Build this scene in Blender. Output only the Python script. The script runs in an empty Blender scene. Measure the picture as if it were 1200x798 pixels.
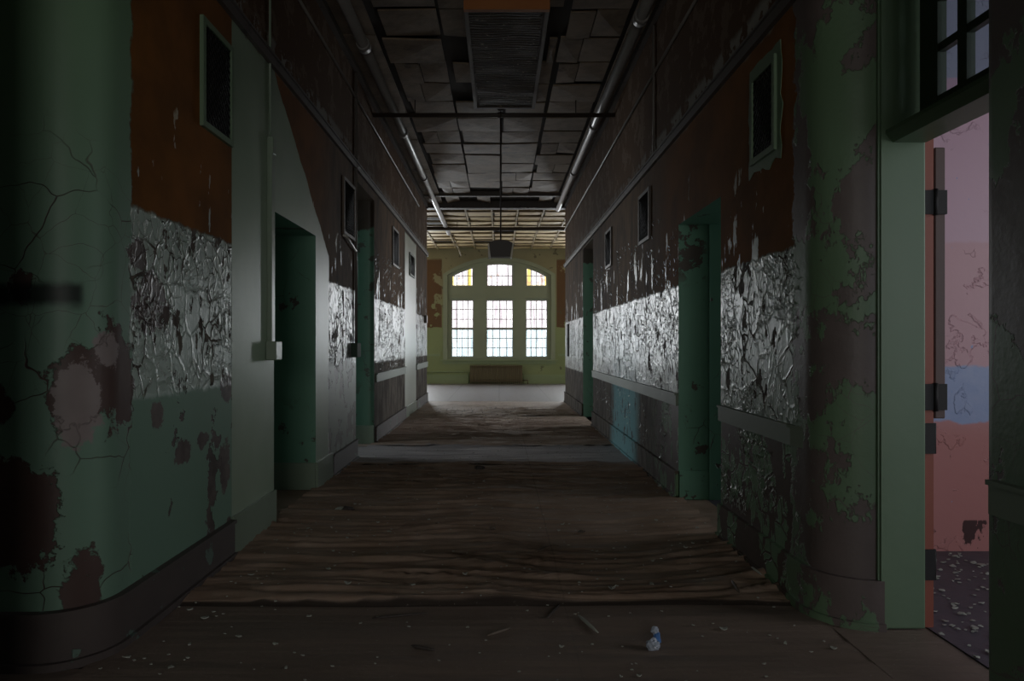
import bpy, bmesh, math, random
from mathutils import Vector, Matrix, noise as mnoise
random.seed(7)
SC = bpy.context.scene
COL = SC.collection
PI = math.pi

# ------------------------------------------------------------------ helpers
def box(bm, x0, x1, y0, y1, z0, z1, mi=0):
    v = [bm.verts.new(p) for p in ((x0,y0,z0),(x1,y0,z0),(x1,y1,z0),(x0,y1,z0),(x0,y0,z1),(x1,y0,z1),(x1,y1,z1),(x0,y1,z1))]
    fs = []
    for q in ((3,2,1,0),(4,5,6,7),(0,1,5,4),(1,2,6,5),(2,3,7,6),(3,0,4,7)):
        f = bm.faces.new([v[i] for i in q]); f.material_index = mi; fs.append(f)
    return fs

def prism(bm, poly, z0, z1, mi=0):
    """vertical prism over a plan polygon"""
    a = sum(poly[i][0]*poly[(i+1) % len(poly)][1]-poly[(i+1) % len(poly)][0]*poly[i][1] for i in range(len(poly)))
    if a < 0: poly = poly[::-1]
    n = len(poly)
    lo = [bm.verts.new((x, y, z0)) for x, y in poly]
    hi = [bm.verts.new((x, y, z1)) for x, y in poly]
    fs = []
    for i in range(n):
        j = (i+1) % n
        fs.append(bm.faces.new((lo[i], lo[j], hi[j], hi[i])))
    fs.append(bm.faces.new(lo[::-1])); fs.append(bm.faces.new(hi))
    for f in fs: f.material_index = mi
    return fs

def arc(cx, cy, r, a0, a1, n=10):
    return [(cx+r*math.cos(math.radians(a0+(a1-a0)*i/n)), cy+r*math.sin(math.radians(a0+(a1-a0)*i/n))) for i in range(n+1)]

def tube(bm, pts, r, seg=10, mi=0, cap=True):
    pts = [Vector(p) for p in pts]
    rings = []
    for i, p in enumerate(pts):
        d = (pts[min(i+1, len(pts)-1)]-pts[max(i-1, 0)]).normalized()
        u = d.cross(Vector((0, 0, 1)))
        if u.length < 1e-3: u = d.cross(Vector((1, 0, 0)))
        u.normalize(); w = d.cross(u).normalized()
        rr = r[i] if isinstance(r, (list, tuple)) else r
        rings.append([bm.verts.new(p+(u*math.cos(2*PI*k/seg)+w*math.sin(2*PI*k/seg))*rr) for k in range(seg)])
    for a, b in zip(rings, rings[1:]):
        for k in range(seg):
            f = bm.faces.new((a[k], a[(k+1) % seg], b[(k+1) % seg], b[k])); f.smooth = True; f.material_index = mi
    if cap:
        bm.faces.new(rings[0][::-1]).material_index = mi; bm.faces.new(rings[-1]).material_index = mi

def bevel(bm, w, seg=2):
    bmesh.ops.bevel(bm, geom=list(bm.edges), offset=w, segments=seg, affect='EDGES', profile=.5, clamp_overlap=True)

def obj(name, bm, mats, parent=None, origin=None, smooth=False, **props):
    me = bpy.data.meshes.new(name)
    bmesh.ops.recalc_face_normals(bm, faces=list(bm.faces))
    if smooth:
        for f in bm.faces: f.smooth = True
    bm.to_mesh(me); bm.free()
    if smooth: me.set_sharp_from_angle(angle=math.radians(28))
    for m in (mats if isinstance(mats, (list, tuple)) else [mats]): me.materials.append(m)
    o = bpy.data.objects.new(name, me); COL.objects.link(o)
    if parent is not None:
        me.transform(Matrix.Translation(-parent.location)); o.parent = parent
    elif origin is not None:
        me.transform(Matrix.Translation(-Vector(origin))); o.location = origin
    for k, v in props.items(): o[k] = v
    return o

def empty(name, loc, **props):
    o = bpy.data.objects.new(name, None); COL.objects.link(o); o.location = loc; o.empty_display_size = .1
    for k, v in props.items(): o[k] = v
    return o

# ------------------------------------------------------------------ node shorthand
class T:
    def __init__(s, name):
        s.m = bpy.data.materials.new(name); s.m.use_nodes = True
        s.t = s.m.node_tree; s.t.nodes.clear()
        s.out = s.t.nodes.new('ShaderNodeOutputMaterial')
        g = s.t.nodes.new('ShaderNodeNewGeometry'); s.P = g.outputs['Position']; s.N = g.outputs['Normal']
        sp = s.t.nodes.new('ShaderNodeSeparateXYZ'); s.t.links.new(s.P, sp.inputs[0])
        s.x, s.y, s.z = (E(s, sp.outputs[i]) for i in range(3))
    def put(s, sock, v):
        if isinstance(v, E): s.t.links.new(v.s, sock)
        elif isinstance(v, bpy.types.NodeSocket): s.t.links.new(v, sock)
        else:
            if hasattr(sock, 'default_value'):
                if sock.type == 'RGBA' and len(v) == 3: v = (*v, 1)
                sock.default_value = v
    def math(s, op, a, b=0.0, clamp=False):
        n = s.t.nodes.new('ShaderNodeMath'); n.operation = op; n.use_clamp = clamp
        s.put(n.inputs[0], a); s.put(n.inputs[1], b); return E(s, n.outputs[0])
    def vec(s, x, y, z):
        n = s.t.nodes.new('ShaderNodeCombineXYZ')
        for i, v in enumerate((x, y, z)): s.put(n.inputs[i], v)
        return n.outputs[0]
    def noise(s, scale=1.0, detail=4, rough=.55, vec=None, dist=0.0, sx=1, sy=1, sz=1, off=0):
        n = s.t.nodes.new('ShaderNodeTexNoise')
        if vec is None: vec = s.vec(s.x*sx+off, s.y*sy+off*.7, s.z*sz)
        s.put(n.inputs['Vector'], vec)
        n.inputs['Scale'].default_value = scale; n.inputs['Detail'].default_value = detail
        n.inputs['Roughness'].default_value = rough; n.inputs['Distortion'].default_value = dist
        return E(s, n.outputs['Fac'])
    def voro(s, scale, feature='DISTANCE_TO_EDGE', vec=None, rand=1.0):
        n = s.t.nodes.new('ShaderNodeTexVoronoi'); n.feature = feature
        if vec is not None: s.put(n.inputs['Vector'], vec)
        else: s.put(n.inputs['Vector'], s.P)
        n.inputs['Scale'].default_value = scale; n.inputs['Randomness'].default_value = rand
        return E(s, n.outputs['Distance'])
    def step(s, v, a, b):
        n = s.t.nodes.new('ShaderNodeMapRange'); n.interpolation_type = 'SMOOTHSTEP'
        s.put(n.inputs['Value'], v); s.put(n.inputs['From Min'], a); s.put(n.inputs['From Max'], b)
        return E(s, n.outputs['Result'])
    def mix(s, f, a, b):
        n = s.t.nodes.new('ShaderNodeMix'); n.data_type = 'RGBA'
        s.put(n.inputs[0], f); s.put(n.inputs[6], a); s.put(n.inputs[7], b); return E(s, n.outputs[2])
    def mixf(s, f, a, b): return (b-a)*f+a if isinstance(b, E) or isinstance(a, E) else f*(b-a)+a
    def bsdf(s, color, rough=.6, height=None, dist=.01, strength=1.0, spec=.5, metal=0.0):
        b = s.t.nodes.new('ShaderNodeBsdfPrincipled')
        s.put(b.inputs['Base Color'], color); s.put(b.inputs['Roughness'], rough)
        s.put(b.inputs['Specular IOR Level'], spec); b.inputs['Metallic'].default_value = metal
        if height is not None:
            k = s.t.nodes.new('ShaderNodeBump'); k.inputs['Distance'].default_value = dist; k.inputs['Strength'].default_value = strength
            s.put(k.inputs['Height'], height); s.t.links.new(k.outputs[0], b.inputs['Normal'])
        s.t.links.new(b.outputs[0], s.out.inputs['Surface'])
        return s.m
class E:
    def __init__(s, t, k): s.t, s.s = t, k
    def __add__(s, o): return s.t.math('ADD', s, o)
    __radd__ = __add__
    def __sub__(s, o): return s.t.math('SUBTRACT', s, o)
    def __rsub__(s, o): return s.t.math('SUBTRACT', o, s)
    def __mul__(s, o): return s.t.math('MULTIPLY', s, o)
    __rmul__ = __mul__
    def mx(s, o): return s.t.math('MAXIMUM', s, o)
    def mn(s, o): return s.t.math('MINIMUM', s, o)
    def inv(s): return s.t.math('SUBTRACT', 1.0, s)
    def sat(s): return s.t.math('ADD', s, 0.0, True)

# ------------------------------------------------------------------ paints
GREEN = (.155, .300, .165); TEAL = (.09, .235, .150); BROWN = (.150, .052, .018); BAND = (.36, .42, .39)
PLAST = (.135, .108, .100); PLASTD = (.055, .042, .038); NEWG = (.33, .40, .315)

def plaster_col(t):
    return t.mix(t.step(t.noise(3.2, 6, .65, off=9), .35, .68), PLASTD, PLAST)

def chip(t, scale, lo, soft=.015, off=0, sz=1.0, detail=6, rough=.6):
    """1 where paint has fallen off"""
    return t.step(t.noise(scale, detail, rough, off=off, sz=sz), lo, lo+soft)

def warped(t, amp=.05, s=4, sx=1, sy=1, sz=1):
    a = t.noise(s, 3, off=2)-.5; b = t.noise(s, 3, off=5)-.5
    return t.vec((t.x+a*amp)*sx, (t.y+b*amp)*sy, (t.z+a*amp)*sz)

def peel_wall(name, side):
    t = T(name)
    L = side == 'left'
    rag = (t.noise(5, 6, .65)-.5)*.16
    yy = t.y+rag; zz = t.z+(t.noise(6, 6, .65, off=3)-.5)*.09
    fine = t.noise(30, 3)
    def between(v, a, b, s=.01): return t.step(v, a-s, a+s)*t.step(v, b-s, b+s).inv()
    zb = 1.92 if L else 1.80
    rail = 3.34 if L else 3.08
    # --- colours
    g1 = t.mix(t.noise(1.3, 3), (.130, .225, .120), (.165, .255, .165))
    turq = t.mix(t.noise(1.1, 3, off=4), (.145, .235, .165), (.150, .250, .200))
    pl = plaster_col(t)
    brown = t.mix(t.step(t.noise(2.5, 5, off=11), .3, .75), (.195, .076, .018), (.112, .047, .013))
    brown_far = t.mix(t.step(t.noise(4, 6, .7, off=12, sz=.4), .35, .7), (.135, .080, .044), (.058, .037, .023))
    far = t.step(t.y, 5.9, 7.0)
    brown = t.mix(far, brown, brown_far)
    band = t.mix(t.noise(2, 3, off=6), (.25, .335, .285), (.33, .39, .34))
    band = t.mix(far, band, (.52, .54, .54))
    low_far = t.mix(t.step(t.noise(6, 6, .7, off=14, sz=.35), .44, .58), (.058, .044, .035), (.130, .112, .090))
    # --- cracks
    wv = warped(t, .10, 5, 1, 1, .55)
    c_f = t.voro(17 if L else 23, vec=wv)               # fine tiles of the cracked band
    c_m = t.voro(7, vec=warped(t, .14, 4, 1, 1, .8))
    c_l = t.voro(3.2, vec=warped(t, .22, 3))
    # --- upper wall: brown paint, pale drips where the top coat still sticks
    drip = t.step(t.noise(7, 5, .62, off=21, sz=.30), .60, .615)
    dripz = t.step(t.z, zb-.05, zb+1.05).inv()
    drip = drip*t.step(t.noise(2.2, 3, off=23)+dripz*.5, .72, .78)
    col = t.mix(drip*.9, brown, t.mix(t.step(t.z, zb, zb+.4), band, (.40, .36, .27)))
    paint_h = drip*.6
    rough = t.mixf(drip, .80, .36)
    # above the rail: bare mottled plaster
    mot = t.step(t.noise(3.5, 6, .7, off=31), .52, .56)
    up = t.step(zz, rail-.02, rail+.02)
    col = t.mix(up, col, t.mix(mot, (.080, .040, .017), (.125, .080, .050)))
    strip = t.step(zz, rail-.05, rail)*t.step(zz, rail+.16, rail+.22).inv()*chip(t, 5, .47, off=33)
    col = t.mix(strip*t.step(t.y, 5.5, 9).inv().mx(.3), col, (.24, .225, .20)); paint_h = paint_h+strip*.7
    # --- cracked glossy band
    cmask = t.step(t.noise(2.0, 3, off=47), .40, .58)
    inb = t.step(zz, zb-.012, zb+.012).inv()
    chips = chip(t, 6, .59, off=41, sz=.55).mx(chip(t, 14, .64, off=48, sz=.35)).mx(t.step(c_f, .012, .026).inv()*cmask)
    chips = chips.mx(t.step(c_m, .022, .036).inv()*t.step(t.noise(2.5, 3, off=44), .45, .6))
    under = t.mix(t.step(t.noise(8, 4, off=45), .4, .6), (.060, .045, .038), (.12, .105, .085))
    cb = t.mix(chips, band, under)
    cup = t.step(c_f, .01, .10).inv()*cmask*.8+t.step(c_m, .0, .10).inv()*.5
    hb = chips.inv()*(cup*.55+.6)+fine*.06+t.noise(7, 4, off=49, sz=.5)*.35
    rb = t.mixf(chips, .33, .75)
    col = t.mix(inb, col, cb); paint_h = t.mixf(inb, paint_h, hb); rough = t.mixf(inb, rough, rb)
    # --- below the dado
    z_d = .80 if not L else .80
    lo_ch = chip(t, 4.5, .50, off=51, sz=.55).mx(t.step(c_m, .02, .04).inv())
    if L:
        near_low = t.mix(chip(t, 3.2, .60, off=53), turq, pl)
    else:
        near_low = t.mix(lo_ch, g1, t.mix(t.noise(6, 4, off=54), (.060, .042, .036), (.12, .085, .07)))
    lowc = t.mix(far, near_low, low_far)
    inl = t.step(zz, (1.06 if L else z_d)-.02, (1.06 if L else z_d)+.02).inv()
    if L: inl = inl.mx(far*t.step(zz, .86, .90).inv())
    hl = t.mixf(far, chip(t, 3.2, .60, off=53).inv() if L else lo_ch.inv()*(cup*.5+.7), fine*.4+t.noise(6, 4, sz=.3)*.8)
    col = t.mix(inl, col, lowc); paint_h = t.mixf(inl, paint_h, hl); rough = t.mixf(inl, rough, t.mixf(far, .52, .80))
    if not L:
        # blue doorway light painted on the wall as a soft turquoise patch
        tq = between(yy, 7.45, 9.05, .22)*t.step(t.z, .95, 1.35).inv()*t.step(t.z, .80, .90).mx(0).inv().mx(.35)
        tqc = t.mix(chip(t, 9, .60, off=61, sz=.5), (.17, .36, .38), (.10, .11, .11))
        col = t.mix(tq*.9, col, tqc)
    # --- near corner: green over plaster, wide map cracks
    crk = t.step(c_l, .003, .009).inv()*t.step(t.noise(2, 3, off=71), .42, .56)
    crk = crk*t.step(t.z, 1.9, 2.3).inv()
    fcr = t.step(c_m, .003, .009).inv()*t.step(t.noise(1.7, 3, off=72), .46, .58)*t.step(t.z, 1.8, 2.3).inv()
    if L:
        # the places where the coat is gone, each with its own spot on the corner
        def blob(cx, cy, cz, r, rz):
            a = t.x-cx; b = t.y-cy; c = (t.z-cz)*(r/rz)
            d = t.math('SQRT', a*a+b*b+c*c)+(t.noise(8, 6, .7, off=cz*5+cx)-.5)*(r*1.3+.10)+(t.noise(25, 4, .7)-.5)*.05
            return t.step(d, r-.006, r+.006).inv()
        bl = blob(-1.95, 2.75, .62, .18, .22)
        for b_ in ((-1.66, 2.95, 1.16, .13, .22), (-1.72, 2.78, 1.12, .11, .17), (-1.70, 2.80, .28, .09, .15), (-1.93, 2.75, 1.52, .045, .06), (-1.65, 3.30, .95, .06, .07),
                   (-1.65, 3.55, .74, .10, .06), (-1.65, 4.10, .56, .08, .16), (-1.65, 4.13, 1.03, .09, .09), (-1.65, 3.25, 1.5, .16, .14), (-1.65, 3.12, 1.72, .07, .07), (-2.06, 2.75, 1.05, .09, .1), (-1.65, 3.8, .78, .08, .05)):
            bl = bl.mx(blob(*b_))
        corner = t.step(yy-.0, 3.05, 3.07).inv()
        upg = t.mix(t.step(t.z, 1.3, 3.0), turq, g1)
        plw = blob(-1.72, 2.79, 1.06, .085, .17).mx(blob(-1.66, 2.90, 1.30, .05, .10))
        cc = t.mix(bl.mx(crk).mx(fcr*.7), upg, t.mix(t.noise(4, 4), (.055, .035, .032), (.105, .065, .058)))
        cc = t.mix(plw, cc, t.mix(t.noise(9, 4), (.20, .165, .165), (.27, .225, .22)))
        col = t.mix(corner, t.mix(bl*t.step(t.z, 1.9, 1.92).inv(), col, pl), cc)
        paint_h = t.mixf(corner, paint_h, bl.mx(crk).inv()*.4+t.noise(2.5,3,off=77)*.8)
        rough = t.mixf(corner, rough, .46)
        # soot-black sprayed bar on the end face
        sp = t.step(t.x, -1.72, -1.70).inv()*t.step(t.math('ABSOLUTE', t.z-1.505+(t.noise(9, 4)-.5)*.05), .02, .07).inv()*t.step(t.y, 2.80, 2.83).inv()
        col = t.mix(sp*.92, col, (.008, .010, .010))
        # smooth re-plastered strip with the newer coat
        edge = 6.62-(t.z-2.16).mx(0)*1.42+(t.noise(3, 4)-.5)*.16
        newp = t.step(t.y, 4.205, 4.215)*t.step(t.y-edge, -.01, .01).inv()*t.step(zz, 3.30, 3.33).inv()
        newc = t.mix(t.step(t.noise(1.2, 3, off=81), .35, .7), (.20, .275, .185), (.255, .32, .235))
        col = t.mix(newp, col, newc); paint_h = t.mixf(newp, paint_h, 1.0+t.noise(3, 2)*.2); rough = t.mixf(newp, rough, .42)
        np2 = between(t.y+(t.noise(6, 3)-.5)*.05, 11.95, 13.55, .01)*t.step(t.z, 3.26, 3.30).inv()
        col = t.mix(np2, col, (.50, .55, .48)); paint_h = t.mixf(np2, paint_h, 1.0); rough = t.mixf(np2, rough, .32)
        up2 = t.step(yy, 6.58, 6.62)*t.step(yy, 7.9, 7.95).inv()*t.step(t.z+(t.noise(3, 4, off=85)-.5)*.5, 1.10, 1.14).inv()
        ch2 = chip(t, 4.2, .535, off=86)
        col = t.mix(up2, col, t.mix(ch2, (.150, .190, .145), (.055, .042, .034))); paint_h = t.mixf(up2, paint_h, ch2.inv()); rough = t.mixf(up2, rough, .45)
    else:
        pc = chip(t, 2.6, .485, off=93.3, sz=.7, detail=8, rough=.66)
        corner = t.step(yy+(t.noise(5, 6, .7, off=95)-.5)*.25, 3.50, 3.52).inv()
        gn = t.mix(t.noise(1.4, 3), (.100, .165, .088), (.132, .195, .125))
        cc = t.mix(pc.mx(crk*.8).mx(fcr*.6), gn, t.mix(t.noise(5, 5), (.085, .066, .062), (.150, .118, .112)))
        col = t.mix(corner, col, cc)
        paint_h = t.mixf(corner, paint_h, pc.inv()*.35+t.noise(3,3,off=77)*.6+t.noise(40,4)*.15); rough = t.mixf(corner, rough, .45)
    return t.bsdf(col, rough, paint_h+fine*.06, dist=.009, strength=1.0, spec=t.step(rough, .36, .60).inv()*.42+.08)

def flat_paint(name, col, col2=None, rough=.42, chips=None, under=PLASTD, scale=2.0, bump=.004):
    t = T(name)
    c = t.mix(t.noise(scale, 4, .6), col, col2 or tuple(k*.8 for k in col))
    h = t.noise(8, 4)*.4
    if chips is not None:
        m = chip(t, 5, chips, off=13); c = t.mix(m, c, under); h = h+m.inv()
    return t.bsdf(c, rough, h, dist=bump)

M = {}
M['wall_l'] = peel_wall('peeling_paint_left', 'left')
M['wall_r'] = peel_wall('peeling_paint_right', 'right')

def teal_mat():
    t = T('teal_reveal_paint')
    ch = chip(t, 3.4, .66, off=17).mx(t.step(t.voro(4, vec=warped(t, .2, 3)), .004, .010).inv()*t.step(t.noise(2, 3, off=5), .55, .65))
    ch = ch.mx(t.step(t.noise(6, 6, .65, off=27), .50, .52)*t.step(t.y, 5.7, 5.72)*t.step(t.y, 5.8, 5.82).inv()*t.step(t.z, 1.75, 1.95)*t.step(t.x, 1.70, 1.78).inv())
    ch = ch.mx(chip(t, 6, .60, off=28)*t.step(t.z, .5, .9).inv()).mx(chip(t, 5, .60, off=29)*t.step(t.y, 8.5, 8.6)*.8)
    up = t.step(t.z+(t.noise(4, 5)-.5)*.5, 2.75, 2.8)
    c = t.mix(t.noise(1.5, 3), (.100, .235, .160), (.125, .265, .195))
    c = t.mix(up, t.mix(ch, c, (.07, .055, .045)), (.045, .030, .020))
    return t.bsdf(c, .40, ch.inv()+t.noise(10, 3)*.1, dist=.004)
M['teal'] = teal_mat()
M['green_trim'] = flat_paint('green_gloss_trim', (.145, .255, .150), (.12, .215, .13), .36, .68)
M['frame_green'] = flat_paint('door_frame_green', (.140, .205, .130), (.115, .175, .105), .45)
M['dado'] = flat_paint('dado_rail_paint', (.18, .22, .17), (.14, .17, .13), .58, .70, (.10, .08, .06))
M['board'] = flat_paint('baseboard_worn', (.085, .064, .060), (.045, .036, .035), .68, .62, (.10, .15, .125), 4.0)
M['rail'] = flat_paint('picture_rail_wood', (.105, .088, .080), (.06, .048, .04), .5, .62)
M['conduit'] = flat_paint('painted_conduit', (.20, .255, .195), (.17, .22, .165), .35)
M['conduit_grey'] = flat_paint('grey_conduit', (.17, .155, .14), (.12, .105, .095), .4)
M['duct'] = flat_paint('grey_pipe', (.25, .24, .235), (.14, .13, .12), .33, .68, (.07, .05, .04))
M['dark'] = flat_paint('dark_cavity', (.010, .009, .008), None, .9)
M['brick'] = flat_paint('brick_red_frame', (.30, .085, .055), (.24, .07, .045), .5)
M['box_green'] = flat_paint('dull_green_box', (.05, .085, .06), (.04, .07, .05), .8)
M['iron'] = flat_paint('black_iron', (.005, .004, .004), (.009, .007, .007), .65)
M['leaf'] = flat_paint('door_edge_wood', (.125, .075, .065), (.085, .055, .05), .55)
M['transom'] = flat_paint('transom_wood', (.065, .085, .055), (.045, .06, .04), .5)
M['greenend'] = flat_paint('end_green_trim', (.30, .36, .22), (.25, .31, .185), .45)
M['mullion'] = flat_paint('window_wood', (.33, .37, .28), (.27, .31, .235), .45)
M['sash'] = flat_paint('sash_paint', (.44, .47, .46), (.36, .40, .38), .4)
M['bronze'] = flat_paint('radiator_iron', (.16, .125, .075), (.12, .095, .055), .5)
M['shade'] = flat_paint('dark_shade', (.045, .030, .022), (.03, .022, .018), .5)
M['white'] = flat_paint('white_enamel', (.62, .60, .55), (.5, .48, .44), .4)
M['wood'] = flat_paint('splinter_wood', (.16, .12, .09), (.10, .075, .06), .6)
M['chipmat'] = flat_paint('paint_chip', (.40, .40, .37), (.26, .28, .24), .45, scale=20)
M['darkclump'] = flat_paint('dark_debris', (.035, .028, .024), (.07, .055, .05), .7, scale=20)
M['blue'] = flat_paint('blue_plastic', (.06, .16, .42), (.10, .22, .50), .3)
M['clearbag'] = flat_paint('pale_plastic', (.42, .46, .55), (.3, .34, .42), .25)
M['batten'] = flat_paint('ceiling_batten', (.42, .34, .21), (.14, .105, .065), .6, scale=5)
M['orange'] = flat_paint('orange_batten', (.36, .13, .03), (.28, .09, .02), .5)

def flake_mat(name, a, b):
    t = T(name)
    return t.bsdf(t.mix(t.noise(9, 3), a, b), .33, t.noise(40, 2), dist=.002)
M['flake'] = flake_mat('curled_flake', (.36, .42, .38), (.46, .49, .46))

def floor_mat():
    t = T('brown_lino')
    n = t.noise(3, 6, .65); st = t.noise(1, 4, .6, sx=2, sy=26)
    c = t.mix(t.step(n, .3, .7), (.265, .178, .128), (.36, .262, .205))
    c = t.mix(t.step(st, .5, .75)*.5, c, (.11, .075, .058))
    far_light = t.step(t.y, 6, 15.6)*t.step(t.noise(6, 6, .7, off=4), .2, .7)  # window light painted in: floor colour turns paler towards the far end
    c = t.mix(far_light*.75, c, (.50, .425, .375))
    cross_strip = t.step(t.y+(t.noise(3, 4)-.5)*.5, 7.45, 7.6)*t.step(t.y+(t.noise(3, 4)-.5)*.5, 8.7, 8.85).inv()  # smooth grey strip running across the corridor floor
    c = t.mix(cross_strip*.7, c, (.33, .32, .34))
    seam = t.step(t.math('ABSOLUTE', t.x-.33+(t.noise(3, 3)-.5)*.02), .003, .007).inv()
    c = t.mix(seam*.22, c, (.03, .022, .018))
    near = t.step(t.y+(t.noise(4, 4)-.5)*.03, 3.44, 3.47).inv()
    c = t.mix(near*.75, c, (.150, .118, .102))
    sm = 0.0
    for ys_ in (3.44, 7.34, 8.74, 12.39):
        q = t.math('ABSOLUTE', t.y-ys_+(t.noise(1.3, 3, off=ys_)-.5)*.05)
        k_ = t.step(q, .010, .022).inv()
        sm = k_ if isinstance(sm, float) else sm.mx(k_)
    c = t.mix(sm*.85, c, (.018, .013, .011))
    speck = t.step(t.noise(55, 2, .5, off=8), .70, .73)
    c = t.mix(speck*.5, c, (.30, .28, .25))
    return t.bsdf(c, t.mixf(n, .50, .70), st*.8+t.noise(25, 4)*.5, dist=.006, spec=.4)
M['floor'] = floor_mat()
def endfloor_mat():
    t = T('dusty_lavender_floor')
    n = t.noise(4, 6, .65)
    c = t.mix(n, (.120, .108, .116), (.165, .150, .160))
    xx = t.x+(t.noise(2, 3)-.5)*.05
    d = t.math('ABSOLUTE', t.math('SUBTRACT', t.math('FRACT', xx*(1/1.2)+.5), .5))
    c = t.mix(t.step(d, .004, .016).inv()*.75, c, (.055, .045, .04))
    c = t.mix(t.step(t.noise(30, 3), .60, .66)*.4, c, (.11, .09, .08))
    return t.bsdf(c, .55, n, dist=.004)
M['endfloor'] = endfloor_mat()
def roomfloor_mat():
    t = T('dark_littered_floor')
    c = t.mix(t.noise(5, 5), (.055, .050, .065), (.10, .09, .115))
    return t.bsdf(c, .5, t.noise(12, 4), dist=.006)
M['roomfloor'] = roomfloor_mat()

def ceil_mat():
    t = T('stained_ceiling_board')
    n = t.noise(3, 6, .65)
    c = t.mix(t.step(n, .35, .7), (.21, .152, .100), (.115, .080, .050))
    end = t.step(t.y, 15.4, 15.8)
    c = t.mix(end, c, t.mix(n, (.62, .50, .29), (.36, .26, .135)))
    st = chip(t, 2.4, .62, .05, off=5)
    c = t.mix(st*.7, c, (.05, .035, .024))
    return t.bsdf(c, .6, t.noise(14, 4), dist=.005)
M['ceil'] = ceil_mat()
M['ceilback'] = flat_paint('ceiling_void', (.035, .027, .020), (.02, .015, .012), .8)
def lath_mat():
    t = T('wood_lath_and_plaster_keys')
    n = t.noise(1, 5, .6, sx=3, sy=40)
    c = t.mix(t.step(n, .4, .65), (.050, .036, .022), (.018, .013, .009))
    k = t.step(t.noise(13, 4, .6, off=7, sy=2), .64, .68)
    c = t.mix(k, c, (.30, .25, .18))
    return t.bsdf(c, .6, n+k, dist=.015)
M['lath'] = lath_mat()

def endwall_mat():
    t = T('end_wall_paint')
    zz = t.z+(t.noise(4, 6, .6)-.5)*.12
    g = t.mix(t.noise(1.2, 4), (.30, .345, .175), (.24, .29, .145))
    up = t.mix(t.noise(2, 5, off=3), (.33, .31, .19), (.24, .215, .13))
    c = t.mix(t.step(zz, 1.95, 3.3), g, up)
    a = t.math('ABSOLUTE', t.x)
    br = chip(t, 1.7, .42, .02, off=5.2)*t.step(a, 1.90, 1.93)*t.step(zz, 1.86, 1.89)*t.step(zz, 4.1, 4.2).inv()
    c = t.mix(br, c, (.13, .065, .028))
    c = t.mix(chip(t, 4, .64, off=9)*.8, c, (.10, .085, .05))
    return t.bsdf(c, .45, br.inv()+t.noise(9, 4)*.2, dist=.006)
M['endwall'] = endwall_mat()

def pink_mat():
    t = T('pink_room_paint')
    zz = t.z+(t.noise(5, 5, .6)-.5)*.05
    pk = t.mix(t.step(t.z, .7, 1.1), (.46, .195, .185), (.56, .33, .37))
    pk = t.mix(t.step(zz, 1.93, 1.96), pk, (.58, .38, .47))
    up = t.step(zz, 2.97, 2.99)
    c = t.mix(up, pk, (.36, .37, .46))
    blue = t.step(zz+(t.noise(4, 4)-.5)*.12, .80, .82)*t.step(zz+(t.noise(6, 4, off=4)-.5)*.12, 1.15, 1.17).inv()
    c = t.mix(blue*.95, c, t.mix(t.noise(14, 4), (.22, .32, .56), (.36, .42, .60)))
    crk = t.step(t.voro(4, vec=warped(t, .3, 5)), .002, .006).inv()*t.step(t.noise(2.6, 3), .56, .62)
    sp = chip(t, 9, .69, off=9)
    c = t.mix(sp, c, (.26, .34, .58)); c = t.mix(crk*.6, c, (.20, .08, .09))
    c = t.mix(t.step(t.z, .19, .20).inv()*chip(t, 7, .55, off=2, sz=.5), c, (.06, .025, .025))
    h = t.step(t.noise(3.4, 6, .6, off=15, dist=.3), .58, .61)*.6+crk.inv()*.3+t.noise(20, 4)*.15
    return t.bsdf(c, .42, h, dist=.008)
M['pink'] = pink_mat()
M['plain'] = flat_paint('plain_room_paint', (.25, .29, .25), (.2, .24, .2), .6)

def glass_mat():
    t = T('dirty_window_glass')
    st = t.noise(1, 3, .6, vec=t.vec(t.x*26, 0, t.z*.7))
    st2 = t.noise(1, 2, .5, vec=t.vec(t.x*75, 0, t.z*1.1+4))
    f = t.step(st, .44, .66)*.6+t.step(st2, .44, .62)*.4
    upc = t.mix(f, (.176, .162, .168), (.345, .340, .342))
    loc = t.mix(f, (.156, .176, .184), (.320, .335, .342))
    c = t.mix(t.step(t.z, 1.80, 1.86), loc, upc)
    ax = t.math('ABSOLUTE', t.x)
    yl = t.step(t.z, 3.2, 3.22)*(t.step(ax, 1.50, 1.56).mx(t.step(t.z, 3.22, 3.36).inv()).mx(t.step(t.math('ABSOLUTE', ax-1.0), .03, .09).inv()))*t.step(ax, .6, .7)
    c = t.mix(yl*.8, c, (.216, .187, .070))
    og = t.step(t.z, 3.2, 3.22)*t.step(t.noise(6, 3), .56, .66)*t.step(t.z, 3.5, 3.8).inv()
    c = t.mix(og*.6, c, (.195, .145, .110))
    tr = t.t.nodes.new('ShaderNodeBsdfTransparent'); t.put(tr.inputs[0], c)
    gl = t.t.nodes.new('ShaderNodeBsdfGlossy'); gl.inputs['Roughness'].default_value = .25; t.put(gl.inputs[0], (.9, .9, .9))
    mx = t.t.nodes.new('ShaderNodeMixShader'); mx.inputs[0].default_value = .05
    t.t.links.new(tr.outputs[0], mx.inputs[1]); t.t.links.new(gl.outputs[0], mx.inputs[2])
    t.t.links.new(mx.outputs[0], t.out.inputs['Surface'])
    return t.m
M['glass'] = glass_mat()
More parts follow.
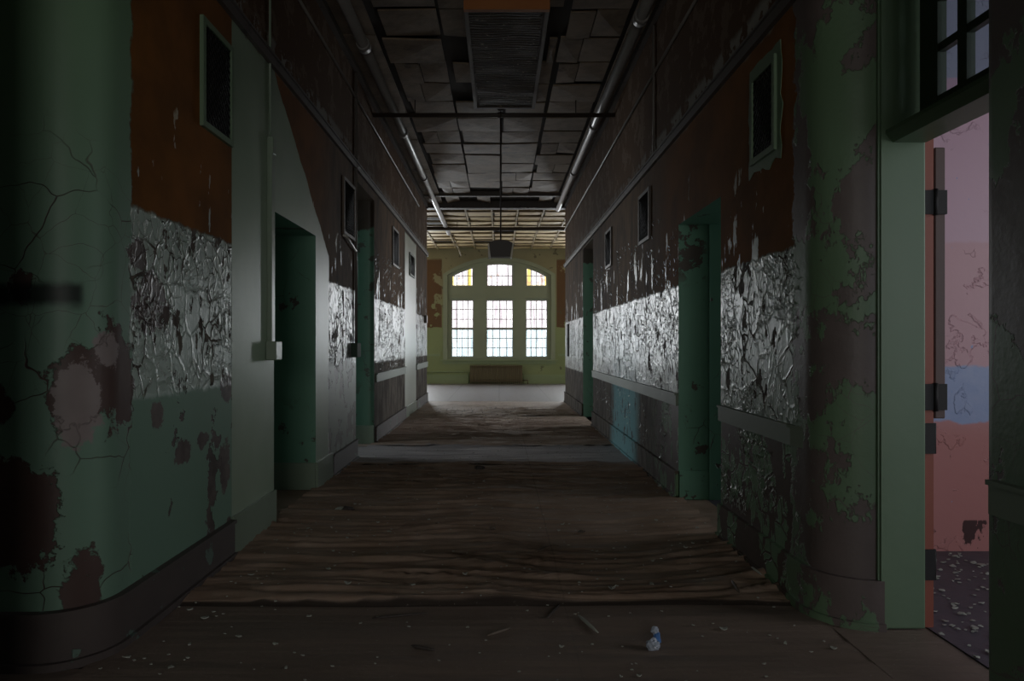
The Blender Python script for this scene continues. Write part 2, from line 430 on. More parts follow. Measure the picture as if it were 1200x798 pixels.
def clear_glass():
    t = T('clear_pane')
    tr = t.t.nodes.new('ShaderNodeBsdfTransparent'); t.put(tr.inputs[0], (.86, .88, .92))
    gl = t.t.nodes.new('ShaderNodeBsdfGlossy'); gl.inputs['Roughness'].default_value = .05
    mx = t.t.nodes.new('ShaderNodeMixShader'); mx.inputs[0].default_value = .06
    t.t.links.new(tr.outputs[0], mx.inputs[1]); t.t.links.new(gl.outputs[0], mx.inputs[2])
    t.t.links.new(mx.outputs[0], t.out.inputs['Surface'])
    return t.m
M['pane'] = clear_glass()

# ------------------------------------------------------------------ key dimensions (metres)
XL, XR, H = -1.65, 1.51, 4.5
YE, YB = 15.6, 22.8             # corridor ends / end-room back wall
LB, RB = -2.05, 1.95            # backs of the corridor walls
S = dict(kind='structure')

# ------------------------------------------------------------------ walls
def reveal_faces(fs, mi, test):
    for f in fs:
        if test(f.normal, f.calc_center_median()): f.material_index = mi

bm = bmesh.new()
fs = prism(bm, [(-3.6, 2.75)]+arc(XL-.22, 2.97, .22, -90, 0)+[(XL, 5.0), (LB, 5.0), (LB, 3.15), (-3.6, 3.15)], 0, H)
fs += box(bm, LB, XL, -6, 1.9, 0, H)  # unseen near wall, put here to darken the left edge
fs += box(bm, LB, XL, 1.9, 2.8, 3.4, H)
fs += prism(bm, [(XL, 6.14), (XL, 7.86), (LB, 7.86), (LB, 6.14)], 0, H)
fs += prism(bm, arc(XL-.07, 9.05, .07, -90, 0, 6)+[(XL, YE), (LB, YE), (LB, 8.98)], 0, H)
fs += box(bm, LB, XL, 5.0, 6.14, 2.28, H)
fs += box(bm, LB, XL, 7.86, 9.05, 3.2, H)
bm.normal_update()
for f in fs:
    n, c = f.normal, f.calc_center_median()
    if c.y > 4.9 and c.y < 9.06 and (abs(n.y) > .25 or n.z < -.5): f.material_index = 1
obj('wall_left', bm, [M['wall_l'], M['teal']], smooth=True, **S)

bm = bmesh.new()
fs = prism(bm, arc(XR+.05, 2.09, .05, 90, 180, 4)+[(XR, -6), (RB, -6), (RB, 2.14)], 0, H)
fs += prism(bm, [(XR, 4.65)]+arc(XR+.24, 3.38, .24, 180, 270)+[(RB, 3.14), (RB, 4.65)], 0, H)
fs += prism(bm, [(XR, 5.75), (XR, 10.98), (RB, 10.98), (RB, 5.75)], 0, H)
fs += prism(bm, [(XR, 12.3), (XR, YE), (RB, YE), (RB, 12.3)], 0, H)
fs += box(bm, XR, RB, 4.65, 5.75, 2.31, H)
fs += box(bm, XR, RB, 10.98, 12.3, 3.02, H)
fs += box(bm, XR, RB, 2.14, 3.14, 3.35, H)
bm.normal_update()
for f in fs:
    n, c = f.normal, f.calc_center_median()
    if c.y > 4.6 and c.y < 12.4 and (abs(n.y) > .25 or n.z < -.5): f.material_index = 1
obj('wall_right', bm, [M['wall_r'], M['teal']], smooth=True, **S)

# hall behind and beside the camera
bm = bmesh.new()
box(bm, -3.75, -3.6, -6, 3.15, 0, H)
obj('wall_left_hall', bm, M['plain'], **S)
bm = bmesh.new()
box(bm, -3.75, -1.5, -6.2, -6, 0, H); box(bm, 1.3, 1.95, -6.2, -6, 0, H); box(bm, -1.5, 1.3, -6.2, -6, 0, .8); box(bm, -1.5, 1.3, -6.2, -6, 3.4, H)
obj('wall_rear', bm, M['plain'], **S)

# end room shell
bm = bmesh.new()
XW = 4.6
box(bm, -XW, LB, YE-.001, YE+.15, 0, H); obj('wall_end_room_left_return', bm, M['endwall'], **S)
bm = bmesh.new(); box(bm, RB, XW, YE-.001, YE+.15, 0, H); obj('wall_end_room_right_return', bm, M['endwall'], **S)
for sgn, nm in ((-1, 'left'), (1, 'right')):
    bm = bmesh.new()
    xa, xb = sorted((sgn*XW, sgn*(XW+.3)))
    box(bm, xa, xb, YE, 17.6, 0, H); box(bm, xa, xb, 20.8, YB+.35, 0, H); box(bm, xa, xb, 17.6, 20.8, 0, .9); box(bm, xa, xb, 17.6, 20.8, 3.6, H)
    obj('wall_end_room_'+nm, bm, M['endwall'], **S)
    bm = bmesh.new(); xm = sgn*(XW+.15)
    for y in (17.6, 18.62, 19.68, 20.72): box(bm, xm-.04, xm+.04, y, y+.08, .9, 3.6)
    for z in (.9, 2.2, 3.52): box(bm, xm-.04, xm+.04, 17.6, 20.8, z, z+.08)
    obj('window_%d' % (2 if sgn < 0 else 3), bm, M['mullion'], **S)  # unseen side windows, added to bring more light into the end room

# back wall with the arched opening
def pane_arch(x): return .72+math.sqrt(max(0, 3.3**2-x*x))
def open_arch(x): return pane_arch(x)+.09
OW = 1.73
bm = bmesh.new()
y0, y1 = YB, YB+.35

for sg_ in (-1, 1):
    def bb(a, b, z0, z1):
        xa, xb = sorted((sg_*a, sg_*b)); box(bm, xa, xb, y0, y1, z0, z1)
    bb(OW, 2.75, 0, H+.06); bb(4.25, XW, 0, H+.06); bb(2.75, 4.25, 0, .8); bb(2.75, 4.25, 3.7, H+.06)
box(bm, -OW, -OW+.001, y0, y1, 0, .8); box(bm, -OW, OW, y0, y1, 0, .80)
xs = [-OW+2*OW*i/24 for i in range(25)]
for a, b in zip(xs, xs[1:]):
    za, zb_ = open_arch(a), open_arch(b)
    v = [bm.verts.new(p) for p in ((a,y0,za),(b,y0,zb_),(b,y0,H+.06),(a,y0,H+.06),(a,y1,za),(b,y1,zb_),(b,y1,H+.06),(a,y1,H+.06))]
    for q in ((0,1,2,3),(5,4,7,6),(1,0,4,5),(3,2,6,7)): bm.faces.new([v[i] for i in q])
obj('wall_back', bm, M['endwall'], **S)

for sg_, nm in ((-1, 9), (1, 10)):
    bm = bmesh.new()
    for x in (2.75, 3.46, 4.17):
        xa, xb = sorted((sg_*x, sg_*(x+.08))); box(bm, xa, xb, YB+.1, YB+.17, .8, 3.7)
    for z in (.8, 2.2, 3.62):
        xa, xb = sorted((sg_*2.75, sg_*4.25)); box(bm, xa, xb, YB+.1, YB+.17, z, z+.08)
    obj('window_%d' % nm, bm, M['mullion'], **S)  # unseen flanking windows, added to light the corridor walls and floor
# the window itself
W = empty('window_1', (0, YB, .8), kind='structure')
bm = bmesh.new()
def archstrip(bm, x0, x1, f0, f1, y0, y1, n=12):
    xs = [x0+(x1-x0)*i/n for i in range(n+1)]
    for a, b in zip(xs, xs[1:]):
        v = [bm.verts.new(p) for p in ((a,y0,f0(a)),(b,y0,f0(b)),(b,y0,f1(b)),(a,y0,f1(a)),(a,y1,f0(a)),(b,y1,f0(b)),(b,y1,f1(b)),(a,y1,f1(a)))]
        for q in ((0,1,2,3),(5,4,7,6),(1,0,4,5),(3,2,6,7),(0,3,7,4),(2,1,5,6)): bm.faces.new([v[i] for i in q])
fy0, fy1 = YB+.06, YB+.20
MUL = ((-OW, -1.61), (-.85, -.44), (.475, .88), (1.62, OW))
for a, b in MUL: archstrip(bm, a, b, lambda x: .80, open_arch, fy0, fy1, 3)
archstrip(bm, -1.61, 1.62, pane_arch, open_arch, fy0+.002, fy1-.002, 18)
for a, b in ((-1.61, -.85), (-.44, .475), (.88, 1.62)):
    box(bm, a, b, fy0+.004, fy1-.004, 2.81, 3.25); box(bm, a, b, fy0+.004, fy1-.004, .80, .87)
    box(bm, a-.06, b+.06, fy0-.04, fy0+.02, 2.86, 2.93)
obj('frame', bm, M['mullion'], W)
bm = bmesh.new()
archstrip(bm, -OW-.14, OW+.14, open_arch, lambda x: open_arch(x)+.13, YB-.035, YB+.002, 24)
archstrip(bm, -OW-.14, -OW, lambda x: .80, open_arch, YB-.035, YB+.002, 2); archstrip(bm, OW, OW+.14, lambda x: .80, open_arch, YB-.035, YB+.002, 2)
obj('casing', bm, M['mullion'], W)
bm = bmesh.new(); box(bm, -OW-.22, OW+.22, YB-.09, YB+.06, .76, .80); box(bm, -OW-.16, OW+.16, YB-.03, YB+.001, .66, .757)
obj('sill', bm, M['greenend'], W)
for a, b in ((-1.61, -.85), (-.44, .475), (.88, 1.62)):
    # hung sashes
    bm = bmesh.new(); ys0, ys1 = fy0+.03, fy0+.075
    for z0, z1 in ((.87, 1.84), (1.83, 2.81)):
        box(bm, a, a+.035, ys0, ys1, z0, z1); box(bm, b-.035, b, ys0, ys1, z0, z1)
        box(bm, a, b, ys0+.002, ys1-.002, z0, z0+.045); box(bm, a, b, ys0+.002, ys1-.002, z1-.04, z1)
        for k in (1, 2, 3):
            xm = a+(b-a)*k/4; box(bm, xm-.011, xm+.011, ys0+.01, ys1-.01, z0, z1)
        for k in (1, 2):
            zm = z0+(z1-z0)*k/3; box(bm, a, b, ys0+.012, ys1-.012, zm-.012, zm+.012)
    sa = obj('sash', bm, M['sash'], W)
    bm = bmesh.new(); box(bm, a, b, ys0+.02, ys0+.025, .87, 2.81)
    g = obj('glass', bm, M['glass']); g.data.transform(Matrix.Translation(-W.location)); g.parent = sa
    # arched lights
    bm = bmesh.new()
    n = 5 if a < -.4 and b > 0 else 4
    for k in range(n+1):
        xm = a+(b-a)*k/n; hw = .024 if k in (0, n) else .010
        xm = min(max(xm, a+hw), b-hw)
        archstrip(bm, xm-hw, xm+hw, lambda x: 3.25, pane_arch, ys0, ys1, 1)
    box(bm, a, b, ys0+.01, ys1-.01, 3.25, 3.29); box(bm, a, b, ys0+.01, ys1-.01, 3.60, 3.62)
    archstrip(bm, a, b, lambda x: pane_arch(x)-.035, pane_arch, ys0+.002, ys1-.002, 8)
    al = obj('arched_light', bm, M['sash'], W)
    bm = bmesh.new(); archstrip(bm, a, b, lambda x: 3.25, pane_arch, ys0+.02, ys0+.025, 8)
    g = obj('glass', bm, M['glass']); g.data.transform(Matrix.Translation(-W.location)); g.parent = al

# end room baseboard, ledge and trims
bm = bmesh.new(); box(bm, -XW, -1.02, YB-.03, YB, 0, .30); box(bm, .82, XW, YB-.03, YB, 0, .30)
obj('baseboard_back', bm, M['greenend'], **S)
bm = bmesh.new(); box(bm, -XW, -OW-.24, YB-.03, YB, .92, 1.0); box(bm, OW+.24, XW, YB-.03, YB, .92, 1.0)
obj('trim_1', bm, M['greenend'], **S)

# ------------------------------------------------------------------ floors
def ripple(x, y):
    if y < 3.45:
        a = .009
        h = mnoise.noise(Vector((x*.55, y*5.5, 2.2)))*a*1.5+mnoise.noise(Vector((x*1.5, y*14, 8)))*a*.5
        return h-.008
    fade = 1 if y < 12 else max(.25, 1-(y-12)/4)
    w = mnoise.noise(Vector((x*.9, y*.7, 5)))*.5+mnoise.noise(Vector((x*2.2, y*2.0, 9)))*.12
    r = 1-abs(mnoise.noise(Vector((x*.45, (y+w*.35)*8.5, 1.0))))*2.2
    r2 = 1-abs(mnoise.noise(Vector((x*.8+7, (y+w*.3)*15.0, 3.0))))*2.2
    h = max(0, r)**3*.034+max(0, r2)**3*.022
    amp = .55+.45*mnoise.noise(Vector((x*.8, y*.6, 11)))
    if abs(y-8.1) < .6: amp *= .35
    for ys, d, xa, xb in SEAMS:
        if xa < x < xb:
            yq = y+mnoise.noise(Vector((x*1.3, ys*3, 0)))*.03
            if ys <= yq < ys+.04: h += d*.5*(1-(yq-ys)/.04)
            elif ys-.035 <= yq < ys: h -= d*.5
    return h*amp*1.15*fade
SEAMS = [(3.45, .012, -2, 2), (4.98, .014, .4, 2), (5.9, .010, -.6, 1.0), (7.35, .013, -2, 2), (8.75, .012, -2, 2), (10.3, .014, -1.6, .2), (10.9, .012, -.4, 1.6), (12.4, .014, -2, 2), (14.2, .014, -1.2, 2), (15.3, .016, -2, .6)]
bm = bmesh.new()
nx = 54; x0, x1 = -1.68, 1.54
ys = []; y = 1.2
while y < YE+.02:
    ys.append(y); y += .016 if y < 9 else .024
vs = []
for y in ys:
    row = []
    for i in range(nx+1):
        x = x0+(x1-x0)*i/nx
        row.append(bm.verts.new((x, y, ripple(x, y))))
    vs.append(row)
for a, b in zip(vs, vs[1:]):
    for i in range(nx):
        f = bm.faces.new((a[i], a[i+1], b[i+1], b[i])); f.smooth = True
box(bm, -3.6, 1.95, -6, 1.2, -.06, -.006); box(bm, -3.6, x0, 1.2, 2.75, -.06, -.006); box(bm, x1, 2.0, 1.2, 3.2, -.06, -.006)
for a, b, c, d in ((LB, x0, 5.0, 6.14), (-5.2, x0, 7.4, 9.6), (x1, RB, 4.65, 5.75), (x1, RB, 10.98, 12.3)): box(bm, a, b, c, d, -.06, -.004)
box(bm, -2.05, 1.95, 1.0, YE, -.16, -.09)
obj('floor', bm, M['floor'], **S)
bm = bmesh.new(); box(bm, -XW, XW, YE, YB+.3, -.06, .0); obj('floor_end_room', bm, M['endfloor'], **S)
bm = bmesh.new(); box(bm, 1.97, 5.2, -1.5, 4.4, -.06, .0); obj('floor_side_room', bm, M['roomfloor'], **S)

# ------------------------------------------------------------------ baseboards, dado and picture rails
def runs(bm, segs, side, z0, z1, d):
    for a, b in segs:
        if side == 'l': box(bm, XL-.01, XL+d, a, b, z0, z1)
        else: box(bm, XR-d, XR+.01, a, b, z0, z1)
bm = bmesh.new()
prism(bm, [(-3.6, 2.725)]+arc(XL-.22, 2.97, .245, -90, 0)+[(XL+.025, 4.2), (XL-.01, 4.2)]+arc(XL-.22, 2.97, .21, 0, -90)+[(-3.6, 2.76)], -.01, .205)
prism(bm, [(-3.6, 2.715)]+arc(XL-.22, 2.97, .258, -90, 0)+[(XL+.038, 4.2), (XL-.01, 4.2)]+arc(XL-.22, 2.97, .21, 0, -90)+[(-3.6, 2.76)], .205, .225)
prism(bm, [(-3.6, 2.705)]+arc(XL-.22, 2.97, .265, -90, 0)+[(XL+.045, 4.2), (XL-.01, 4.2)]+arc(XL-.22, 2.97, .21, 0, -90)+[(-3.6, 2.76)], -.01, .025)
runs(bm, ((6.72, 7.86), (9.06, 11.95), (13.55, YE)), 'l', -.01, .20, .025); runs(bm, ((6.72, 7.86), (9.06, 11.95), (13.55, YE)), 'l', .20, .215, .035)
runs(bm, ((6.72, 7.86), (9.06, 11.95), (13.55, YE)), 'l', -.01, .02, .04)
obj('baseboard_left', bm, M['board'], smooth=True, **S)
bm = bmesh.new()
runs(bm, ((4.21, 5.0), (6.14, 6.71)), 'l', -.01, .24, .02); runs(bm, ((11.96, 13.54),), 'l', -.01, .20, .02)
for ya, yb in ((6.12, 6.15), (8.95, 8.99)): box(bm, LB, XL-.0, ya, yb, 0, .24)
obj('trim_2', bm, M['conduit'], **S)
bm = bmesh.new()
prism(bm, [(XR-.025, 4.65)]+arc(XR+.24, 3.38, .265, 180, 270)+[(1.76, 3.115), (1.76, 3.15)]+arc(XR+.24, 3.38, .23, 270, 180)+[(XR+.01, 4.65)], -.01, .22)
prism(bm, [(XR-.04, 4.65)]+arc(XR+.24, 3.38, .28, 180, 270)+[(1.76, 3.10), (1.76, 3.15)]+arc(XR+.24, 3.38, .23, 270, 180)+[(XR+.01, 4.65)], -.01, .028)
sg = ((-6, 2.09), (5.75, 10.98), (12.3, YE))
runs(bm, sg, 'r', -.01, .22, .025); runs(bm, sg, 'r', -.01, .028, .04); runs(bm, sg, 'r', .22, .235, .032)
obj('baseboard_right', bm, M['board_r'] if 'board_r' in M else M['wall_r'], smooth=True, **S)
bm = bmesh.new()
for ya, yb in ((5.735, 5.76), (12.285, 12.31)): box(bm, XR+.005, XR+.25, ya-.005, yb, 0, .24)
box(bm, XR+.25, RB, 5.715, 5.76, 0, 2.31)
obj('trim_3', bm, M['teal'], **S)
bm = bmesh.new()
runs(bm, ((9.1, 11.95), (13.56, YE)), 'l', .80, .905, .02); runs(bm, ((9.1, 11.95), (13.56, YE)), 'l', .905, .92, .032)
obj('trim_4', bm, M['dado'], **S)
bm = bmesh.new()
sg = ((5.76, 10.97), (-6, 2.08))
runs(bm, sg, 'r', .785, .875, .02); runs(bm, sg, 'r', .875, .89, .03)
prism(bm, [(XR+.01, 4.649), (XR-.02, 4.649), (XR-.02, 3.50), (XR+.01, 3.34)], .785, .875); prism(bm, [(XR+.01, 4.649), (XR-.03, 4.649), (XR-.03, 3.52), (XR+.01, 3.36)], .875, .89)
obj('trim_5', bm, M['dado'], **S)
bm = bmesh.new(); runs(bm, ((2.98, YE),), 'l', 3.31, 3.37, .03); runs(bm, ((2.98, YE),), 'l', 3.37, 3.385, .045)
obj('trim_6', bm, M['rail'], **S)
bm = bmesh.new(); runs(bm, ((3.4, YE),), 'r', 3.05, 3.11, .03); runs(bm, ((3.4, YE),), 'r', 3.11, 3.125, .045)
obj('trim_7', bm, M['rail'], **S)

# ------------------------------------------------------------------ ceiling
bm = bmesh.new()
box(bm, -3.75, 5.3, -6.2, YE, H+.05, H+.15); box(bm, -XW-.3, XW+.3, YE, YB+.4, H+.05, H+.15)
obj('ceiling', bm, M['ceilback'], **S)
rc = random.Random(3)
def tile(bm, x0, x1, y0, y1, z, tilt=0.012):
    d = [rc.uniform(-tilt, tilt) for _ in range(4)]
    lo = [bm.verts.new(p) for p in ((x0,y0,z+d[0]),(x1,y0,z+d[1]),(x1,y1,z+d[2]),(x0,y1,z+d[3]))]
    hi = [bm.verts.new((v.co.x, v.co.y, v.co.z+.02)) for v in lo]
    # sagging middle
    cm = bm.verts.new(((x0+x1)/2, (y0+y1)/2, z-rc.uniform(0, .02)))
    for i in range(4):
        j = (i+1) % 4
        bm.faces.new((lo[j], lo[i], cm)); bm.faces.new((lo[i], lo[j], hi[j], hi[i]))
    bm.faces.new(hi)
bm = bmesh.new()
cols = [-1.24, -.60, .02, .62, 1.26]
y = 3.4
while y < 14.3:
    for a, b in zip(cols, cols[1:]):
        if 6.3 < y < 8.95 and a > -.7 and b < .7:
            if rc.random() < .25: continue
            if a < 0: b -= .32
            else: a += .44
            if b-a < .1: continue
        if rc.random() < .06: continue
        g = rc.choice((.012, .025, .045, .07)); g2 = rc.choice((.02, .035, .06))
        if rc.random() < .2:
            m = a+(b-a)*rc.uniform(.4, .6)
            tile(bm, a+g, m-.005, y+g2, y+.62-.012, H); tile(bm, m+.005, b-.008, y+.012, y+.62-g2, H)
        else: tile(bm, a+g, b-.01, y+g2, y+.62-.012, H+rc.uniform(-.01, .015))
    y += .62
# broken strip just before the end room
for k in range(9):
    a = -1.5+k*.34
    if rc.random() < .6: tile(bm, a, a+.28, 14.4+rc.uniform(0, .2), 15.3, H-.0, .04)
# border boards
for xa, xb in ((XL, -1.27), (1.30, XR)):
    y = 3.4
    while y < YE:
        tile(bm, xa+.0, xb, y+.006, min(y+1.8, YE)-.006, H-.02, .006); y += 1.8
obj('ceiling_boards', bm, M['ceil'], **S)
# end-room ceiling: boards between battens
bm = bmesh.new()
y = YE+.1
while y < YB-.1:
    x = -4.5
    while x < 4.4:
        if rc.random() > .12: tile(bm, x+rc.uniform(.01, .05), x+.6-rc.uniform(.0, .04), y+rc.uniform(.02, .08), y+.60-rc.uniform(.0, .05), H, .02)
        x += .62
    y += .64
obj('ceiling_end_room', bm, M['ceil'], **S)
bm = bmesh.new()
y = YE+.1
while y < YB-.1:
    box(bm, -4.5, 4.5, y-.03, y+.02, H-.035, H+.01); y += .64
for k in range(15):
    x = -4.52+k*.62
    box(bm, x-.02, x+.02, YE+.1, YB, H-.03+.001, H+.012)
obj('ceiling_battens_end_room', bm, M['batten'], **S)
bm = bmesh.new(); box(bm, XL, XR, YE-.22, YE-.02, H-.12, H+.05); box(bm, XL, XR, YE-1.15, YE-1.05, H-.05, H+.05)
obj('ceiling_beam', bm, M['rail'], **S)

# crown boards and pipes under the ceiling
def thing_tube(name, pts, r, mat, label, cat, group=None, couplings=(), cr=1.45, hangers=()):
    e = empty(name, pts[0], label=label, category=cat)
    if group: e['group'] = group
    bm = bmesh.new(); tube(bm, pts, r, 12); obj('pipe', bm, mat, e)
    for c0, c1 in couplings:
        bm = bmesh.new(); tube(bm, (c0, c1), r*cr, 12); obj('coupling', bm, mat, e)
    for hx, hy, hz in hangers:
        bm = bmesh.new(); tube(bm, [(hx, hy, hz), (hx, hy, H+.06)], .008, 6); obj('hanger', bm, mat, e)
    return e
thing_tube('ceiling_pipe', [(-1.40, 3.4, H-.105), (-1.40, 19.0, H-.105)], .055, M['duct'], 'thick grey pipe under the ceiling along the left-hand wall', 'pipe', None,
           [((-1.40, y, H-.105), (-1.40, y+.12, H-.105)) for y in (7.0, 9.9, 12.6)], 1.25)
thing_tube('ceiling_pipe', [(1.34, 3.4, H-.105), (1.34, YE+.0, H-.105)], .055, M['duct'], 'thick grey pipe under the ceiling along the right-hand wall', 'pipe', None,
           [((1.34, y, H-.105), (1.34, y+.12, H-.105)) for y in (6.4, 9.6, 12.2)], 1.25)
thing_tube('cross_pipe', [(XL-.03, 8.92, H-.20), (XR+.03, 8.92, H-.20)], .028, M['shade'], 'thin dark pipe crossing the corridor from wall to wall under the ceiling', 'pipe', None,
           [((-.02, 8.92, H-.20), (.03, 8.92, H-.20))], 1.45, [(x, 8.92, H-.20) for x in (-1.1, 1.0)])
thing_tube('cross_pipe', [(-XW, 17.85, H-.17), (XW, 17.85, H-.17)], .05, M['shade'], 'dark pipe crossing the ceiling of the bright end room', 'pipe', None, (), 1.4, [(x, 17.85, H-.17) for x in (-3.2, -1.1, 1.0, 3.1)])
bm = bmesh.new(); box(bm, XL, XL+.05, 2.98, YE, H-.10, H-.02); obj('trim_8', bm, M['rail'], **S)
bm = bmesh.new(); box(bm, XR-.05, XR, 3.4, YE, H-.10, H-.02); obj('trim_9', bm, M['rail'], **S)

# lath panel hanging over the near ceiling
E0 = empty('lath_panel', (.08, 7.6, H-.10), label='long dark panel of bare wood lath hanging under the middle of the near ceiling', category='ceiling panel')
bm = bmesh.new(); rl = random.Random(5)
y = 6.40
while y < 8.98:
    w = rl.uniform(.035, .05); xa = -.31+rl.uniform(-.01, .01)+(y-6.4)*.02; xb = .40+rl.uniform(-.01, .01)+(y-6.4)*.02
    n = 7; zz = H-.075
    row = []
    for i in range(n+1):
        x = xa+(xb-xa)*i/n; dz = mnoise.noise(Vector((x*3, y*4, 1)))*.012; dy = mnoise.noise(Vector((x*2, y*5, 4)))*.012
        row.append([bm.verts.new(p) for p in ((x,y+dy,zz+dz),(x,y+w+dy,zz+dz+.004),(x,y+w+dy,zz+dz+.012),(x,y+dy,zz+dz+.012))])
    for a, b in zip(row, row[1:]):
        for k in range(4): bm.faces.new((a[k], a[(k+1) % 4], b[(k+1) % 4], b[k]))
    y += w+rl.uniform(.006, .014)
obj('lath', bm, M['lath'], E0)
bm = bmesh.new()
box(bm, -.33, -.29, 6.38, 9.0, H-.085, H+.02); box(bm, .43, .47, 6.38, 9.0, H-.085, H+.02); box(bm, -.33, .47, 8.98, 9.02, H-.085, H+.02); box(bm, -.30, .45, 6.4, 9.0, H-.05, H+.01)
obj('frame', bm, M['rail'], E0)
bm = bmesh.new(); box(bm, -.33, .47, 6.33, 6.385, H-.09, H+.02); obj('end_batten', bm, M['orange'], E0, label='orange-brown end batten')

# pendant
PX, PY = .02, 9.18
E0 = empty('pendant_lamp', (PX, PY, H-.2), label='dark box-shaped lamp hanging on a long rod in mid-corridor', category='lamp')
bm = bmesh.new(); tube(bm, [(PX, PY, H+.03), (PX, PY, 2.69)], .011, 8); obj('rod', bm, M['shade'], E0)
bm = bmesh.new(); tube(bm, [(PX, PY, H-.02), (PX, PY, H-.06)], [.055, .03], 12); obj('canopy', bm, M['shade'], E0)
bm = bmesh.new()
prof = [(-.155, 2.66), (-.10, 2.685), (0, 2.695), (.10, 2.685), (.155, 2.66), (.125, 2.475), (-.135, 2.475)]
a = [bm.verts.new((PX+x, PY-.10+(.02 if z < 2.5 else 0), z)) for x, z in prof]; b = [bm.verts.new((PX+x, PY+.10-(.02 if z < 2.5 else 0), z)) for x, z in prof]
for i in range(7): bm.faces.new((a[i], a[(i+1) % 7], b[(i+1) % 7], b[i]))
bm.faces.new(a[::-1]); bm.faces.new(b)
obj('housing', bm, M['shade'], E0)
for s in (-1, 1):
    bm = bmesh.new()
    p = [(s*.158, 2.65), (s*.172, 2.645), (s*(.150 if s > 0 else .165), 2.46), (s*.132, 2.465)]
    a = [bm.verts.new((PX+x, PY-.09, z)) for x, z in p]; b = [bm.verts.new((PX+x, PY+.09, z)) for x, z in p]
    for i in range(4): bm.faces.new((a[i], a[(i+1) % 4], b[(i+1) % 4], b[i]))
    bm.faces.new(a[::-1]); bm.faces.new(b)
    obj('side_panel', bm, M['white'], E0, label='white side panel')

# ------------------------------------------------------------------ wall vents
def vent(side, y0, y1, z0, z1, label, mat):
    xw = XL if side == 'l' else XR; s = 1 if side == 'l' else -1
    e = empty('wall_vent', (xw, (y0+y1)/2, z0), label=label, category='vent')
    f = .035
    def bx(bm, d0, d1, a, b, c, d):
        xa, xb = sorted((xw+s*d0, xw+s*d1)); box(bm, xa, xb, a, b, c, d)
    bm = bmesh.new()
    bx(bm, -.02, .022, y0, y0+f, z0, z1); bx(bm, -.02, .022, y1-f, y1, z0, z1); bx(bm, -.02, .021, y0+f, y1-f, z0, z0+f); bx(bm, -.02, .021, y0+f, y1-f, z1-f, z1)
    obj('frame', bm, mat, e)
    bm = bmesh.new(); bx(bm, -.02, .003, y0+f, y1-f, z0+f, z1-f); obj('backing', bm, M['dark'], e)
    bm = bmesh.new()
    sp = .045; n = int((y1-y0+z1-z0)/sp)+2
    ya, yb, za, zb = y0+f, y1-f, z0+f, z1-f
    for d in (1, -1):
        for k in range(-n, n):
            # line z = d*(y-ya)+c clipped to the opening
            c = za+k*sp
            pts = []
            yl, yh = ya, yb
            zl = d*(yl-ya)+c; zh = d*(yh-ya)+c
            def at(y): return d*(y-ya)+c
            if d > 0:
                yl = max(ya, ya+(za-c)); yh = min(yb, ya+(zb-c))
            else:
                yl = max(ya, ya+(c-zb)); yh = min(yb, ya+(c-za))
            if yh-yl < .01: continue
            tube(bm, [(xw+s*.009, yl, at(yl)), (xw+s*.009, yh, at(yh))], .0055, 4)
    obj('grille', bm, M['iron'], e)
    return e
vent('l', 3.76, 4.19, 2.51, 3.12, 'dark wall grille high on the brown paint above the near left corner', M['frame_green'])
vent('l', 7.18, 7.74, 2.47, 3.08, 'narrow wall grille high up just before the tall teal doorway', M['wood'])
vent('l', 10.5, 11.1, 2.53, 3.13, 'wall grille on the brown wall between the tall doorway and the pale panel', M['rail'])
vent('l', 12.5, 13.2, 2.58, 3.00, 'small wall grille set in the smooth pale panel near the end of the hall', M['dado'])
vent('r', 3.70, 4.06, 2.36, 2.88, 'wall grille with a ragged green surround high on the near brown wall', M['frame_green'])
vent('r', 6.80, 7.32, 2.36, 2.88, 'second wall grille along the right wall, past the short green doorway', M['rail'])
vent('r', 9.12, 9.62, 2.36, 2.88, 'third wall grille along the right wall, nearest the dark far doorway', M['rail'])
# ragged old coat left around the near right vent
bm = bmesh.new()
def ragged(bm, cy, cz, hy, hz, x, n=46, amp=.02, seed=1, th=.004):
    pts = []
    for i in range(n):
        a = 2*PI*i/n; k = 1/max(abs(math.cos(a))/hy, abs(math.sin(a))/hz)
        k *= 1+amp*8*mnoise.noise(Vector((math.cos(a)*3, math.sin(a)*3, seed)))
        pts.append((cy+k*math.cos(a), cz+k*math.sin(a)))
    a = [bm.verts.new((x, p, q)) for p, q in pts]; b = [bm.verts.new((x+th, p, q)) for p, q in pts]
    bm.faces.new(a); bm.faces.new(b[::-1])
    for i in range(n): bm.faces.new((a[i], b[i], b[(i+1) % n], a[(i+1) % n]))
ragged(bm, 3.88, 2.62, .235, .315, XR-.005, seed=4)
obj('paint_patch', bm, M['frame_green'], origin=(XR, 3.88, 2.62), kind='structure')

# ------------------------------------------------------------------ conduits and boxes
def boxed(name, x0, x1, y0, y1, z0, z1, bw=.006):
    bm = bmesh.new(); box(bm, x0, x1, y0, y1, z0, z1); bevel(bm, bw, 2); return bm
E0 = empty('electrical_conduit', (XL, 4.93, 1.2), label='green painted wiring conduit running down to a square box beside the near recessed doorway', category='conduit')
bm = bmesh.new(); tube(bm, [(XL+.012, 4.88, H-.1), (XL+.012, 4.88, 2.72)], .009, 8); obj('upper_pipe', bm, M['conduit'], E0)
obj('coupling_box', boxed('', XL-.0, XL+.045, 4.85, 4.92, 2.66, 2.78), M['conduit'], E0)
obj('channel', boxed('', XL-.0, XL+.035, 4.85, 4.92, 1.31, 2.665, .004), M['conduit'], E0)
obj('junction_box', boxed('', XL-.0, XL+.075, 4.82, 4.955, 1.19, 1.325), M['conduit'], E0)
E0 = empty('electrical_conduit', (XL, 7.72, 1.2), label='slim conduit with a dark green switch box beside the tall teal doorway', category='conduit')
